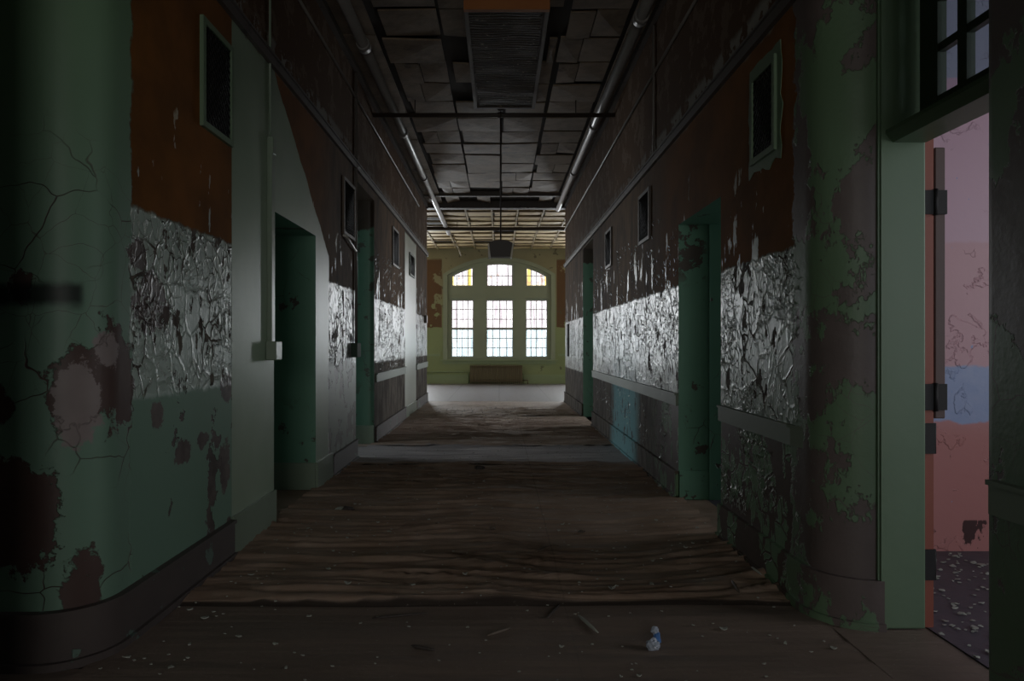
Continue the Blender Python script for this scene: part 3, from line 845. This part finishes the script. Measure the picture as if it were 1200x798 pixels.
bm = bmesh.new(); tube(bm, [(XL+.02, 7.78, H-.1), (XL+.02, 7.78, 1.30)], .016, 8); obj('pipe', bm, M['conduit_grey'], E0)
obj('switch_box', boxed('', XL, XL+.07, 7.60, 7.80, 1.16, 1.32), M['box_green'], E0)
bm = bmesh.new(); tube(bm, [(XL, 7.2, 2.46), (XL+.03, 7.23, 2.45), (XL+.03, 7.72, 2.36)], .014, 8)
obj('wall_bracket', bm, M['white'], origin=(XL, 7.2, 2.46), label='short pale bracket bar sticking out above the dark green switch box', category='bracket')
bm = bmesh.new(); tube(bm, [(XL+.016, 5.2, 4.12), (XL+.016, 13.9, 4.12)], .014, 8)
obj('wall_conduit', bm, M['conduit_grey'], origin=(XL, 5.2, 4.12), label='thin straight conduit high along the left wall above the picture rail', category='conduit')
bm = bmesh.new(); tube(bm, [(XR-.016, 4.0, 3.92), (XR-.016, YE, 3.92)], .014, 8)
obj('wall_conduit', bm, M['conduit_grey'], origin=(XR, 4.0, 3.92), label='thin straight conduit high along the right wall above the picture rail', category='conduit')
bm = bmesh.new(); tube(bm, [(XR-.014, 6.62, H-.1), (XR-.014, 6.62, 3.14)], .010, 8)
obj('drop_conduit', bm, M['conduit_grey'], origin=(XR, 6.62, 3.14), label='short upright conduit crossing the long one high on the right wall', category='conduit')
E0 = empty('switch_plate', (XR, 14.9, 1.2), label='tall dark switch plate on the last stretch of wall before the end room', category='switch')
obj('plate', boxed('', XR-.03, XR, 14.75, 15.0, 1.05, 1.75), M['iron'], E0)
bm = boxed('', XR-.045, XR-.025, 14.85, 14.9, 1.4, 1.46, .003); obj('lever', bm, M['conduit_grey'], E0)
bm = boxed('', XL-.03, XL+.06, 15.0, 15.16, 1.78, 1.95)
obj('alarm_box', bm, M['conduit_grey'], origin=(XL, 15.08, 1.78), label='small grey box on the left wall edge just before the end room', category='box')

# ------------------------------------------------------------------ radiator
E0 = empty('radiator', (-.1, YB-.15, 0), label='brown cast iron radiator under the arched window', category='radiator')
ns = 26; wx = 1.74/ns
proto = None
for k in range(ns):
    x = -.97+k*wx
    if proto is None:
        bm = bmesh.new()
        box(bm, x+.004, x+wx-.004, YB-.20, YB-.155, .10, .60); box(bm, x+.004, x+wx-.004, YB-.10, YB-.055, .10, .60)
        box(bm, x+.001, x+wx-.001, YB-.20, YB-.055, .52, .62); box(bm, x+.001, x+wx-.001, YB-.20, YB-.055, .07, .16)
        if True: box(bm, x+.015, x+wx-.015, YB-.15, YB-.10, 0, .09)
        bevel(bm, .006, 1)
        proto = obj('section', bm, M['bronze'], E0)
    else:
        c = proto.copy(); COL.objects.link(c); c.parent = E0; c.location = (k*wx, 0, 0)
bm = bmesh.new(); tube(bm, [(.77, YB-.13, .12), (.95, YB-.13, .12), (.95, YB-.13, 0)], .02, 8); obj('supply_pipe', bm, M['bronze'], E0)
bm = bmesh.new(); tube(bm, [(-XW-.02, YB-.06, .40), (-1.06, YB-.06, .40), (-1.02, YB-.06, .36), (-1.02, YB-.06, 0)], .022, 8)
obj('heating_pipe', bm, M['greenend'], origin=(-2.6, YB-.06, .40), label='green pipe running along the end wall to the left of the radiator', category='pipe')

# ------------------------------------------------------------------ near right doorway: frame, half door, transom
E0 = empty('trim_10', (1.86, 3.12, 0), kind='structure')
bm = bmesh.new(); box(bm, 1.765, 1.95, 3.12, 3.22, 0, 3.36); bevel(bm, .008, 2)
box(bm, 1.735, 1.77, 3.128, 3.20, .0, 3.36); box(bm, 1.745, 1.775, 3.118, 3.19, .0, 3.36)
obj('jamb', bm, M['frame_green'], E0)
bm = bmesh.new(); box(bm, 1.765, 1.95, 2.06, 2.15, 0, 3.36); obj('near_jamb', bm, M['frame_green'], E0)
bm = bmesh.new(); box(bm, 1.95, 1.998, 3.14, 3.26, 0, 2.26); obj('stop', bm, M['brick'], E0, label='brick red door stop')
for z0, z1 in ((.80, .94), (.22, .36)):
    bm = bmesh.new(); box(bm, 1.952, 2.0, 3.13, 3.142, z0, z1); tube(bm, [(2.0, 3.138, z0), (2.0, 3.138, z1)], .008, 8); obj('hinge_plate', bm, M['iron'], E0, label='black hinge plate left on the frame')
# transom bar
bm = bmesh.new()
a = [bm.verts.new((x, 3.13, z)) for x, z in ((1.765, 2.28), (1.765, 2.262), (1.80, 2.225), (1.95, 2.225), (1.95, 2.28))]
b = [bm.verts.new((x, 2.14, z)) for x, z in ((1.765, 2.28), (1.765, 2.262), (1.80, 2.225), (1.95, 2.225), (1.95, 2.28))]
for i in range(5): bm.faces.new((a[i], a[(i+1) % 5], b[(i+1) % 5], b[i]))
bm.faces.new(a); bm.faces.new(b[::-1])
obj('transom_bar', bm, M['frame_green'], E0)
Wt = empty('window_4', (1.93, 2.6, 2.28), kind='structure')
bm = bmesh.new()
box(bm, 1.91, 1.95, 2.975, 3.10, 2.28, 3.35)
k = 2.849
while k > 2.2:
    box(bm, 1.912, 1.948, k-.057, k, 2.28, 3.35); k -= .183
for z in (2.595, 2.815, 3.035, 3.25): box(bm, 1.914, 1.946, 2.15, 3.09, z-.018, z+.018)
box(bm, 1.911, 1.949, 2.15, 3.09, 2.281, 2.385)
obj('sash', bm, M['transom'], Wt)
bm = bmesh.new(); box(bm, 1.928, 1.932, 2.15, 3.09, 2.3, 3.34); obj('glass', bm, M['pane'], Wt)
bm = bmesh.new(); tube(bm, [(1.90, 2.93, 2.30), (1.885, 2.93, 2.30), (1.885, 2.90, 2.30)], .012, 6); obj('catch', bm, M['iron'], Wt)
D = empty('door_1', (2.0, 3.15, .95), kind='structure')
bm = bmesh.new(); box(bm, 2.008, 2.056, 3.145, 3.98, .96, 2.21); bevel(bm, .004, 1); obj('leaf', bm, M['leaf'], D)
for z0, z1 in ((1.90, 2.01), (1.00, 1.12)):
    bm = bmesh.new(); box(bm, 1.952, 2.056, 3.132, 3.146, z0, z1); tube(bm, [(2.003, 3.132, z0-.005), (2.003, 3.132, z1+.005)], .010, 8); obj('hinge', bm, M['iron'], D)
# closed doors at the back of the other recesses
def slab(name, x, y0, y1, z1, s, mat):
    d = empty(name, (x, (y0+y1)/2, 0), kind='structure')
    bm = bmesh.new(); xa, xb = sorted((x, x+s*.045)); box(bm, xa, xb, y0+.06, y1-.06, .01, z1-.06); obj('leaf', bm, mat, d)
    bm = bmesh.new(); xa, xb = sorted((x-s*.06, x+s*.06))
    box(bm, xa, xb, y0, y0+.06, 0, z1); box(bm, xa, xb, y1-.06, y1, 0, z1); box(bm, xa, xb, y0+.06, y1-.06, z1-.06, z1); obj('frame', bm, mat, d)
    bm = bmesh.new(); bmesh.ops.create_uvsphere(bm, u_segments=10, v_segments=8, radius=.03, matrix=Matrix.Translation((x-s*.05, y0+.14, 1.0))); obj('knob', bm, M['iron'], d)
slab('door_2', LB-.10, 5.0, 6.14, 2.28, -1, M['teal'])
bm = bmesh.new(); box(bm, RB, 5.6, 4.42, 4.5, 0, H); box(bm, RB, 5.6, 7.0, 7.1, 0, H); obj('wall_short_room_sides', bm, M['plain'], **S)
bm = bmesh.new(); box(bm, 5.6, 5.7, 5.9, 7.1, 0, H); box(bm, 5.6, 5.7, 4.42, 4.6, 0, H); box(bm, 5.6, 5.7, 4.6, 5.9, 0, .8); box(bm, 5.6, 5.7, 4.6, 5.9, 3.2, H); obj('wall_short_room_far', bm, M['plain'], **S)
bm = bmesh.new()
for y in (4.6, 5.21, 5.82): box(bm, 5.62, 5.68, y, y+.08, .8, 3.2)
for z in (.8, 2.0, 3.12): box(bm, 5.62, 5.68, 4.6, 5.9, z, z+.08)
obj('window_11', bm, M['mullion'], **S)
bm = bmesh.new(); box(bm, 1.75, 5.7, 4.5, 7.0, -.06, -.003); obj('floor_short_room', bm, M['roomfloor'], **S)
bm = bmesh.new(); box(bm, RB, 5.6, 10.6, 10.7, 0, H); box(bm, RB, 5.6, 14.4, 14.5, 0, H); obj('wall_right_room_sides', bm, M['plain'], **S)
bm = bmesh.new(); box(bm, 5.6, 5.7, 10.6, 11.8, 0, H); box(bm, 5.6, 5.7, 13.8, 14.5, 0, H); box(bm, 5.6, 5.7, 11.8, 13.8, 0, .8); box(bm, 5.6, 5.7, 11.8, 13.8, 3.2, H); obj('wall_right_room_far', bm, M['plain'], **S)
bm = bmesh.new()
for y in (11.8, 12.76, 13.72): box(bm, 5.62, 5.68, y, y+.08, .8, 3.2)
for z in (.8, 2.0, 3.12): box(bm, 5.62, 5.68, 11.8, 13.8, z, z+.08)
obj('window_8', bm, M['mullion'], **S)  # unseen window, added to lift the far corridor floor
bm = bmesh.new(); box(bm, 1.52, 5.7, 10.7, 14.4, -.07, -.004); obj('floor_right_room', bm, M['roomfloor'], **S)

# pink room and the room behind the tall left doorway
bm = bmesh.new(); box(bm, 1.96, 5.3, 4.3, 4.42, 0, H); obj('wall_pink_room_far', bm, M['pink'], **S)
bm = bmesh.new(); box(bm, 5.2, 5.3, -1.6, 1.2, 0, H); box(bm, 5.2, 5.3, 2.7, 4.3, 0, H); box(bm, 5.2, 5.3, 1.2, 2.7, 0, .8); box(bm, 5.2, 5.3, 1.2, 2.7, 3.2, H); obj('wall_pink_room_right', bm, M['pink'], **S)
bm = bmesh.new()
for y in (1.2, 1.91, 2.62): box(bm, 5.22, 5.28, y, y+.08, .8, 3.2)
for z in (.8, 2.0, 3.12): box(bm, 5.22, 5.28, 1.2, 2.7, z, z+.08)
obj('window_12', bm, M['mullion'], **S)  # unseen window, added to light the near left wall
bm = bmesh.new(); box(bm, 1.96, 2.2, -1.7, -1.6, 0, H); box(bm, 4.2, 5.3, -1.7, -1.6, 0, H); box(bm, 2.2, 4.2, -1.7, -1.6, 0, .8); box(bm, 2.2, 4.2, -1.7, -1.6, 3.2, H); obj('wall_pink_room_rear', bm, M['pink'], **S)
bm = bmesh.new()
for x in (2.2, 3.16, 4.12): box(bm, x, x+.08, -1.68, -1.62, .8, 3.2)
for z in (.8, 2.0, 3.12): box(bm, 2.2, 4.2, -1.68, -1.62, z, z+.08)
obj('window_5', bm, M['mullion'], **S)  # unseen window, placed on the rear wall so its light reaches the corridor
bm = bmesh.new(); box(bm, -5.3, LB, 9.6, 9.7, 0, H); box(bm, -5.3, LB, 7.3, 7.4, 0, H); obj('wall_left_room_sides', bm, M['plain'], **S)
bm = bmesh.new(); box(bm, -5.4, -5.3, 7.3, 7.7, 0, H); box(bm, -5.4, -5.3, 9.3, 9.7, 0, H); box(bm, -5.4, -5.3, 7.7, 9.3, 0, .9); box(bm, -5.4, -5.3, 7.7, 9.3, 3.0, H); obj('wall_left_room_far', bm, M['plain'], **S)
bm = bmesh.new()
for y in (7.7, 8.46, 9.22): box(bm, -5.37, -5.33, y, y+.08, .9, 3.0)
for z in (.9, 1.9, 2.92): box(bm, -5.37, -5.33, 7.7, 9.3, z, z+.08)
obj('window_6', bm, M['mullion'], **S)
bm = bmesh.new()
for x in (-1.5, -.14, 1.22): box(bm, x, x+.08, -6.13, -6.07, .8, 3.4)
for z in (.8, 2.05, 3.32): box(bm, -1.5, 1.3, -6.13, -6.07, z, z+.08)
obj('window_7', bm, M['mullion'], **S)  # unseen rear window, added as fill from behind the camera

# ------------------------------------------------------------------ curled flakes still hanging on the walls
def flakes(name, side, n, regions, seed):
    r = random.Random(seed); bm = bmesh.new()
    xw = XL if side == 'l' else XR; s = 1 if side == 'l' else -1
    tot = 0
    while tot < n:
        y0, y1, z0, z1, sc, wgt = r.choice(regions)
        if r.random() > wgt: continue
        y = r.uniform(y0, y1); z = r.uniform(z0, z1)
        if mnoise.noise(Vector((y*2.3, z*2.3, seed))) < .02: continue
        tot += 1
        w = r.uniform(.005, .016)*sc; h = r.uniform(.008, .028)*sc; lift = r.uniform(.003, .009)*sc
        ang = r.uniform(-.7, .7)+(PI if r.random() < .3 else 0); ca, sa = math.cos(ang), math.sin(ang)
        rows = []
        for j in range(4):
            v = j/3; d = .001+lift*v*v*1.3; row = []
            for i in range(3):
                u = (i/2-.5)*(1-.3*v)*(1+.4*r.uniform(-1, 1)); p = u*w; q = (v-.5)*h
                row.append(bm.verts.new((xw+s*(d+abs(u)*lift*.4), y+p*ca-q*sa, z+p*sa+q*ca)))
            rows.append(row)
        for a, b in zip(rows, rows[1:]):
            for i in range(2):
                f = bm.faces.new((a[i], a[i+1], b[i+1], b[i])); f.smooth = True
    o = obj(name, bm, M['flake'], kind='stuff')
    return o
o = flakes('peeling_flakes', 'l', 1500, [(3.07, 4.2, 1.08, 1.88, .8, 1), (6.62, 7.15, 1.1, 1.9, 1.1, .7), (9.1, 11.9, .92, 1.88, 1.3, .8), (13.6, 14.9, .92, 1.75, 1.3, .5), (9.1, 11.9, 1.9, 2.6, 1.4, .25)], 3)
o['label'] = 'curled paint flakes peeling off the left wall in the pale band'; o['category'] = 'paint flakes'
o = flakes('peeling_flakes', 'r', 2400, [(3.45, 4.64, .9, 1.78, 1, 1), (5.78, 10.95, .9, 1.78, 1.2, 1), (3.45, 4.64, .25, .78, 1.2, .35), (12.4, 14.65, .9, 1.78, 1.3, .4), (5.78, 10.95, 1.8, 2.5, 1.3, .25), (5.78, 10.95, .25, .78, 1.2, .3)], 5)
o['label'] = 'curled paint flakes peeling off the right wall in the pale band'; o['category'] = 'paint flakes'

# ------------------------------------------------------------------ litter on the floor
def fl(px, py):
    Y = 1040/(py-404); return (px-585)*Y/800, Y
def zfl(x, y): return max(ripple(x+dx, y+dy) for dx in (-.03, 0, .03) for dy in (-.02, 0, .02)) if abs(x) < 1.5 else 0
def chip_mesh(name, size, mat, seed, label, px, py, cat='paint chip', group=None, asp=.6, th=.004, curl=.3):
    r = random.Random(seed); bm = bmesh.new(); n = 9
    x, y = fl(px, py); z = zfl(x, y)+.002
    ring = []; a0 = r.uniform(0, 6.28)
    for i in range(n):
        a = 2*PI*i/n; k = size*r.uniform(.7, 1.1)
        u, v = k*math.cos(a), k*asp*math.sin(a)
        ring.append((u*math.cos(a0)-v*math.sin(a0), u*math.sin(a0)+v*math.cos(a0), curl*size*(u/size)**2*r.uniform(.7, 1.3)))
    lo = [bm.verts.new((x+p, y+q, z+w)) for p, q, w in ring]; hi = [bm.verts.new((x+p, y+q, z+w+th)) for p, q, w in ring]
    cl = bm.verts.new((x, y, z)); ch = bm.verts.new((x, y, z+th))
    for i in range(n):
        j = (i+1) % n
        bm.faces.new((lo[j], lo[i], cl)); bm.faces.new((hi[i], hi[j], ch)); bm.faces.new((lo[i], lo[j], hi[j], hi[i]))
    o = obj(name, bm, mat, origin=(x, y, z), label=label, category=cat)
    if group: o['group'] = group
    return o
def stick(px0, py0, px1, py1, r_, mat, label, name='wood_splinter', cat='splinter'):
    xa, ya = fl(px0, py0); xb, yb = fl(px1, py1)
    za, zb = zfl(xa, ya)+r_, zfl(xb, yb)+r_
    pts = [Vector((xa, ya, za)).lerp(Vector((xb, yb, zb)), k/5) for k in range(6)]
    zmx = [max(p.z, zfl(p.x, p.y)+r_) for p in pts]
    m = max(zz-p.z for zz, p in zip(zmx, pts))
    pts = [Vector((p.x, p.y, p.z+m)) for p in pts]
    bm = bmesh.new(); tube(bm, pts, [r_*.5, r_, r_*1.1, r_, r_*.9, r_*.3], 6)
    obj(name, bm, mat, origin=pts[0], label=label, category=cat)
stick(571, 745, 599, 735, .008, M['wood'], 'grey splinter lying crosswise on the near floor, left of centre')
stick(678, 722, 701, 740, .008, M['chipmat'], 'pale splinter slanting towards the blue plastic scrap')
stick(641, 724, 656, 708, .007, M['darkclump'], 'thin dark twig lying across the near floor seam')
stick(629, 654, 641, 647, .007, M['wood'], 'short grey twig in mid-floor beyond the near seam')
stick(858, 691, 867, 703, .008, M['wood'], 'short splinter beside the right baseboard at the floor seam')
stick(881, 677, 893, 682, .006, M['chipmat'], 'slim pale sliver close against the right baseboard')
stick(436, 722, 500, 716, .005, M['darkclump'], 'long thin dark strip lying flat just in front of the floor seam')
stick(482, 757, 510, 762, .006, M['darkclump'], 'dark curved twig on the near left part of the floor')
def clump(px, py, size, seed, label, mats, cat='debris'):
    x, y = fl(px, py); z = zfl(x, y); r = random.Random(seed)
    e = empty('debris_clump', (x, y, z), label=label, category=cat)
    for i, m in enumerate(mats):
        bm = bmesh.new(); k = size*r.uniform(.5, .8)
        bmesh.ops.create_icosphere(bm, subdivisions=2, radius=k)
        dx, dy = r.uniform(-.5, .5)*size*1.4, r.uniform(-.3, .3)*size
        for v in bm.verts:
            f = 1+.6*mnoise.noise(v.co*(3/k)*.6+Vector((seed, i, 0)))
            v.co = Vector((v.co.x*f*1.3+x+dx, v.co.y*f*.9+y+dy, max(.0, v.co.z*f*.55+k*.35)+z))
        obj('lump', bm, m, e)
clump(403, 600, .05, 2, 'dark clump of crumbled plaster on the floor near the left recessed doorway', [M['darkclump'], M['darkclump'], M['chipmat']])
clump(576, 623, .028, 3, 'small dark crumb in the middle of the rippled floor', [M['darkclump'], M['wood']])
clump(684, 626, .03, 4, 'brownish crumb on the rippled floor right of centre', [M['darkclump'], M['wood']])
clump(560, 552, .05, 5, 'black scrap on the floor at the pale strip', [M['darkclump'], M['darkclump']])
CH = [
 (717, 692, .030, .55, 'curled white paint chip lying right at the near floor seam'),
 (764, 690, .024, .4, 'pale curled chip on the seam straight above the blue plastic scrap'),
 (848, 736, .028, .5, 'white forked chip on the near floor between blue scrap and right baseboard'),
 (773, 573, .035, .5, 'white chip against the right baseboard before the short green doorway'),
 (804, 649, .020, .4, 'pale chip near the right wall, just past the near baseboard end'),
 (545, 680, .017, .6, 'round pale crumb of paint left of centre, beyond the near seam'),
 (408, 690, .024, .6, 'upright pale chip on the left half of the floor just beyond the seam'),
 (629, 598, .022, .5, 'small pale chip in mid-floor, farther off than the twigs'),
 (659, 617, .020, .4, 'pale chip on the rippled floor slightly right of centre'),
 (567, 566, .024, .3, 'small pale chip in mid-floor before the pale strip'),
 (514, 592, .018, .3, 'pale crumb left of centre on the rippled floor, beyond the dark clump'),
 (443, 616, .018, .3, 'pale crumb just right of the dark clump by the left doorway'),
 (407, 635, .016, .3, 'tiny pale crumb in front of the dark clump by the left doorway'),
 (658, 756, .015, .5, 'small white crumb on the dark near floor left of the blue scrap'),
 (749, 790, .013, .5, 'white crumb nearest the camera, in front of the blue scrap'),
 (728, 791, .010, .5, 'second white crumb nearest the camera, left of the other'),
 (240, 722, .026, .2, 'flat pale flake on the near left floor beside the baseboard'),
 (222, 715, .020, .2, 'narrow pale flake touching the near left baseboard moulding'),
 (222, 756, .014, .2, 'tiny pale crumb on the near left floor in front of the flakes'),
 (920, 752, .014, .5, 'small pale chip on the near floor at the foot of the right corner'),
 (977, 758, .020, .4, 'pale chip on the floor in front of the pink room doorway'),
 (812, 642, .014, .3, 'tiny crumb behind the pale chip near the right wall'),
 (765, 663, .014, .3, 'tiny pale crumb right of centre beyond the near seam'),
 (335, 783, .013, .3, 'pale crumb at the very front of the left floor'),
]
for i, (px, py, sz, cu, lb) in enumerate(CH): chip_mesh('paint_chip', sz*.85, M['chipmat'], 50+i, lb, px, py, curl=cu)
# blue plastic scrap
x, y = fl(767, 757)
z = zfl(x, y)
E0 = empty('plastic_bag', (x, y, z), label='crumpled blue and clear plastic scrap on the near floor', category='plastic scrap')
def crumple(name, cx, cy, cz, rx, ry, rz, seed, mat):
    bm = bmesh.new(); bmesh.ops.create_icosphere(bm, subdivisions=3, radius=1)
    for v in bm.verts:
        f = 1+.35*mnoise.noise(v.co*2.2+Vector((seed, 0, 0)))+.15*mnoise.noise(v.co*5+Vector((0, seed, 0)))
        v.co = Vector((cx+v.co.x*f*rx, cy+v.co.y*f*ry, max(z+.001, cz+v.co.z*f*rz)))
    obj(name, bm, mat, E0)
crumple('bag_body', x-.008, y-.01, z+.022, .028, .02, .028, 1, M['clearbag'])
crumple('blue_film', x+.012, y+.01, z+.040, .016, .014, .034, 2, M['blue'])
crumple('bag_neck', x+.004, y+.012, z+.075, .016, .012, .018, 3, M['clearbag'])
# fine litter nobody could count
def scatter(name, n, area, seed, mat, size, label, zf):
    r = random.Random(seed); bm = bmesh.new()
    for _ in range(n):
        x = r.uniform(area[0], area[1]); y = area[2]+(area[3]-area[2])*r.random()**1.0
        if abs(x) < 1.1 and r.random() < .35 and zf: continue
        z = (zfl(x, y) if zf else 0)+.002; s = r.uniform(*size)*(2.0 if r.random() < .06 else 1); a0 = r.uniform(0, 6.28)
        k = r.choice((4, 5, 6)); vs = []
        for i in range(k):
            a = a0+2*PI*i/k; q = s*r.uniform(.6, 1.1)
            vs.append((x+q*math.cos(a), y+q*.7*math.sin(a), z+r.uniform(0, s*.4)))
        lo = [bm.verts.new(p) for p in vs]; hi = [bm.verts.new((p[0], p[1], p[2]+.003)) for p in vs]
        bm.faces.new(hi); bm.faces.new(lo[::-1])
        for i in range(k): bm.faces.new((lo[i], lo[(i+1) % k], hi[(i+1) % k], hi[i]))
    obj(name, bm, mat, kind='stuff', label=label, category='paint litter')
scatter('paint_litter', 1500, (-1.6, 1.46, 2.4, 14), 8, M['chipmat'], (.0035, .010), 'fine paint crumbs scattered over the corridor floor', True)
scatter('paint_litter', 420, (1.97, 2.9, 2.2, 4.28), 9, M['chipmat'], (.006, .02), 'pale paint chips littering the dark floor of the pink room', False)

bm = bmesh.new(); tube(bm, [(-1.34, 19.8, H+.01), (-1.22, 19.9, 4.2), (-1.11, 20.0, 3.90)], [.022, .02, .016], 6)
obj('hanging_batten', bm, M['batten'], origin=(-1.34, 19.8, H+.01), label='loose pale batten dangling from the end-room ceiling left of the lamp', category='batten')
GR = dict(wall_vent='wall grilles along the corridor', paint_chip='paint chips on the corridor floor', wood_splinter='splinters and twigs on the near floor',
          debris_clump='dark crumbs on the rippled floor', wall_conduit='long conduits above the picture rails', ceiling_pipe='thick pipes under the ceiling edges', cross_pipe='pipes crossing under the ceiling')
for o_ in list(COL.objects):
    k_ = o_.name.split('.')[0]
    if k_ in GR and 'label' in o_: o_['group'] = GR[k_]

# ------------------------------------------------------------------ light: daylight through windows, several of them unseen and added for fill
def sky(name, loc, rot, sx, sy, rad, col):
    l = bpy.data.lights.new(name, 'AREA'); l.shape = 'RECTANGLE'; l.size = sx; l.size_y = sy
    l.energy = rad*math.pi*sx*sy; l.color = col     # radiance in scene units
    o = bpy.data.objects.new(name, l); COL.objects.link(o); o.location = loc; o.rotation_euler = rot; o.visible_camera = True
    return o
R = math.radians
sky('daylight_end', (0, YB+.9, 2.5), (R(-90), 0, 0), 4.4, 4.6, 30.0, (.96, .98, 1.0))
sky('added_end_flank_light', (-3.5, YB+.6, 2.25), (R(-90), 0, 0), 1.7, 3.1, 25.0, (.92, .965, 1.0))  # added light behind the unseen flanking windows, left and right
sky('added_end_flank_light', (3.5, YB+.6, 2.25), (R(-90), 0, 0), 1.7, 3.1, 25.0, (.92, .965, 1.0))
sky('added_end_left_light', (-XW-.5, 19.2, 2.25), (0, R(-90), 0), 2.9, 3.4, 1.5, (1, .97, .93))  # added light behind the unseen end-room side windows, left and right
sky('added_end_right_light', (XW+.5, 19.2, 2.25), (0, R(90), 0), 2.9, 3.4, 1.5, (1, .97, .93))
sky('added_rear_light', (-.1, -6.4, 2.1), (R(90), 0, 0), 3.0, 2.8, 5.4, (1, .98, .93))  # added fill light behind the camera
sky('daylight_pink_room', (3.2, -1.9, 2.0), (R(90), 0, 0), 2.1, 2.5, 3.8, (.88, .93, 1.0))
sky('added_pink_room_side_light', (5.5, 1.95, 2.0), (0, R(90), 0), 2.5, 1.6, 4.2, (.95, .98, 1.0))  # added light aimed through the doorway at the left wall
sky('daylight_left_room', (-5.6, 8.5, 1.95), (0, R(-90), 0), 2.3, 1.8, 6.0, (.80, .91, 1.0))
sky('added_right_room_light', (5.9, 12.8, 2.0), (0, R(90), 0), 2.5, 2.1, 10.0, (.95, .97, 1.0))  # added light through the far right doorway onto the corridor
sky('daylight_short_room', (5.9, 5.25, 2.0), (0, R(90), 0), 2.5, 1.4, 4.5, (.92, .96, 1.0))

w = bpy.data.worlds.new('overcast'); SC.world = w; w.use_nodes = True
w.node_tree.nodes['Background'].inputs[0].default_value = (.8, .9, 1, 1); w.node_tree.nodes['Background'].inputs[1].default_value = .02

# ------------------------------------------------------------------ camera
cd = bpy.data.cameras.new('camera'); cam = bpy.data.objects.new('camera', cd); COL.objects.link(cam)
cam.location = (0, 0, 1.3); cam.rotation_euler = (R(90), 0, 0)
cd.sensor_width = 36; cd.lens = 24; cd.shift_x = 15/1200; cd.shift_y = 5/1200; cd.clip_start = .05; cd.clip_end = 200
SC.camera = cam
vs_ = SC.view_settings
SC.display_settings.display_device = 'sRGB'
vs_.view_transform = 'Standard'; vs_.look = 'None'; vs_.exposure = 0; vs_.gamma = 1; vs_.use_curve_mapping = False
SC.cycles.use_denoising = True
SC.cycles.use_adaptive_sampling = True; SC.cycles.adaptive_threshold = .03
SC.cycles.max_bounces = 8; SC.cycles.diffuse_bounces = 5; SC.cycles.transparent_max_bounces = 16
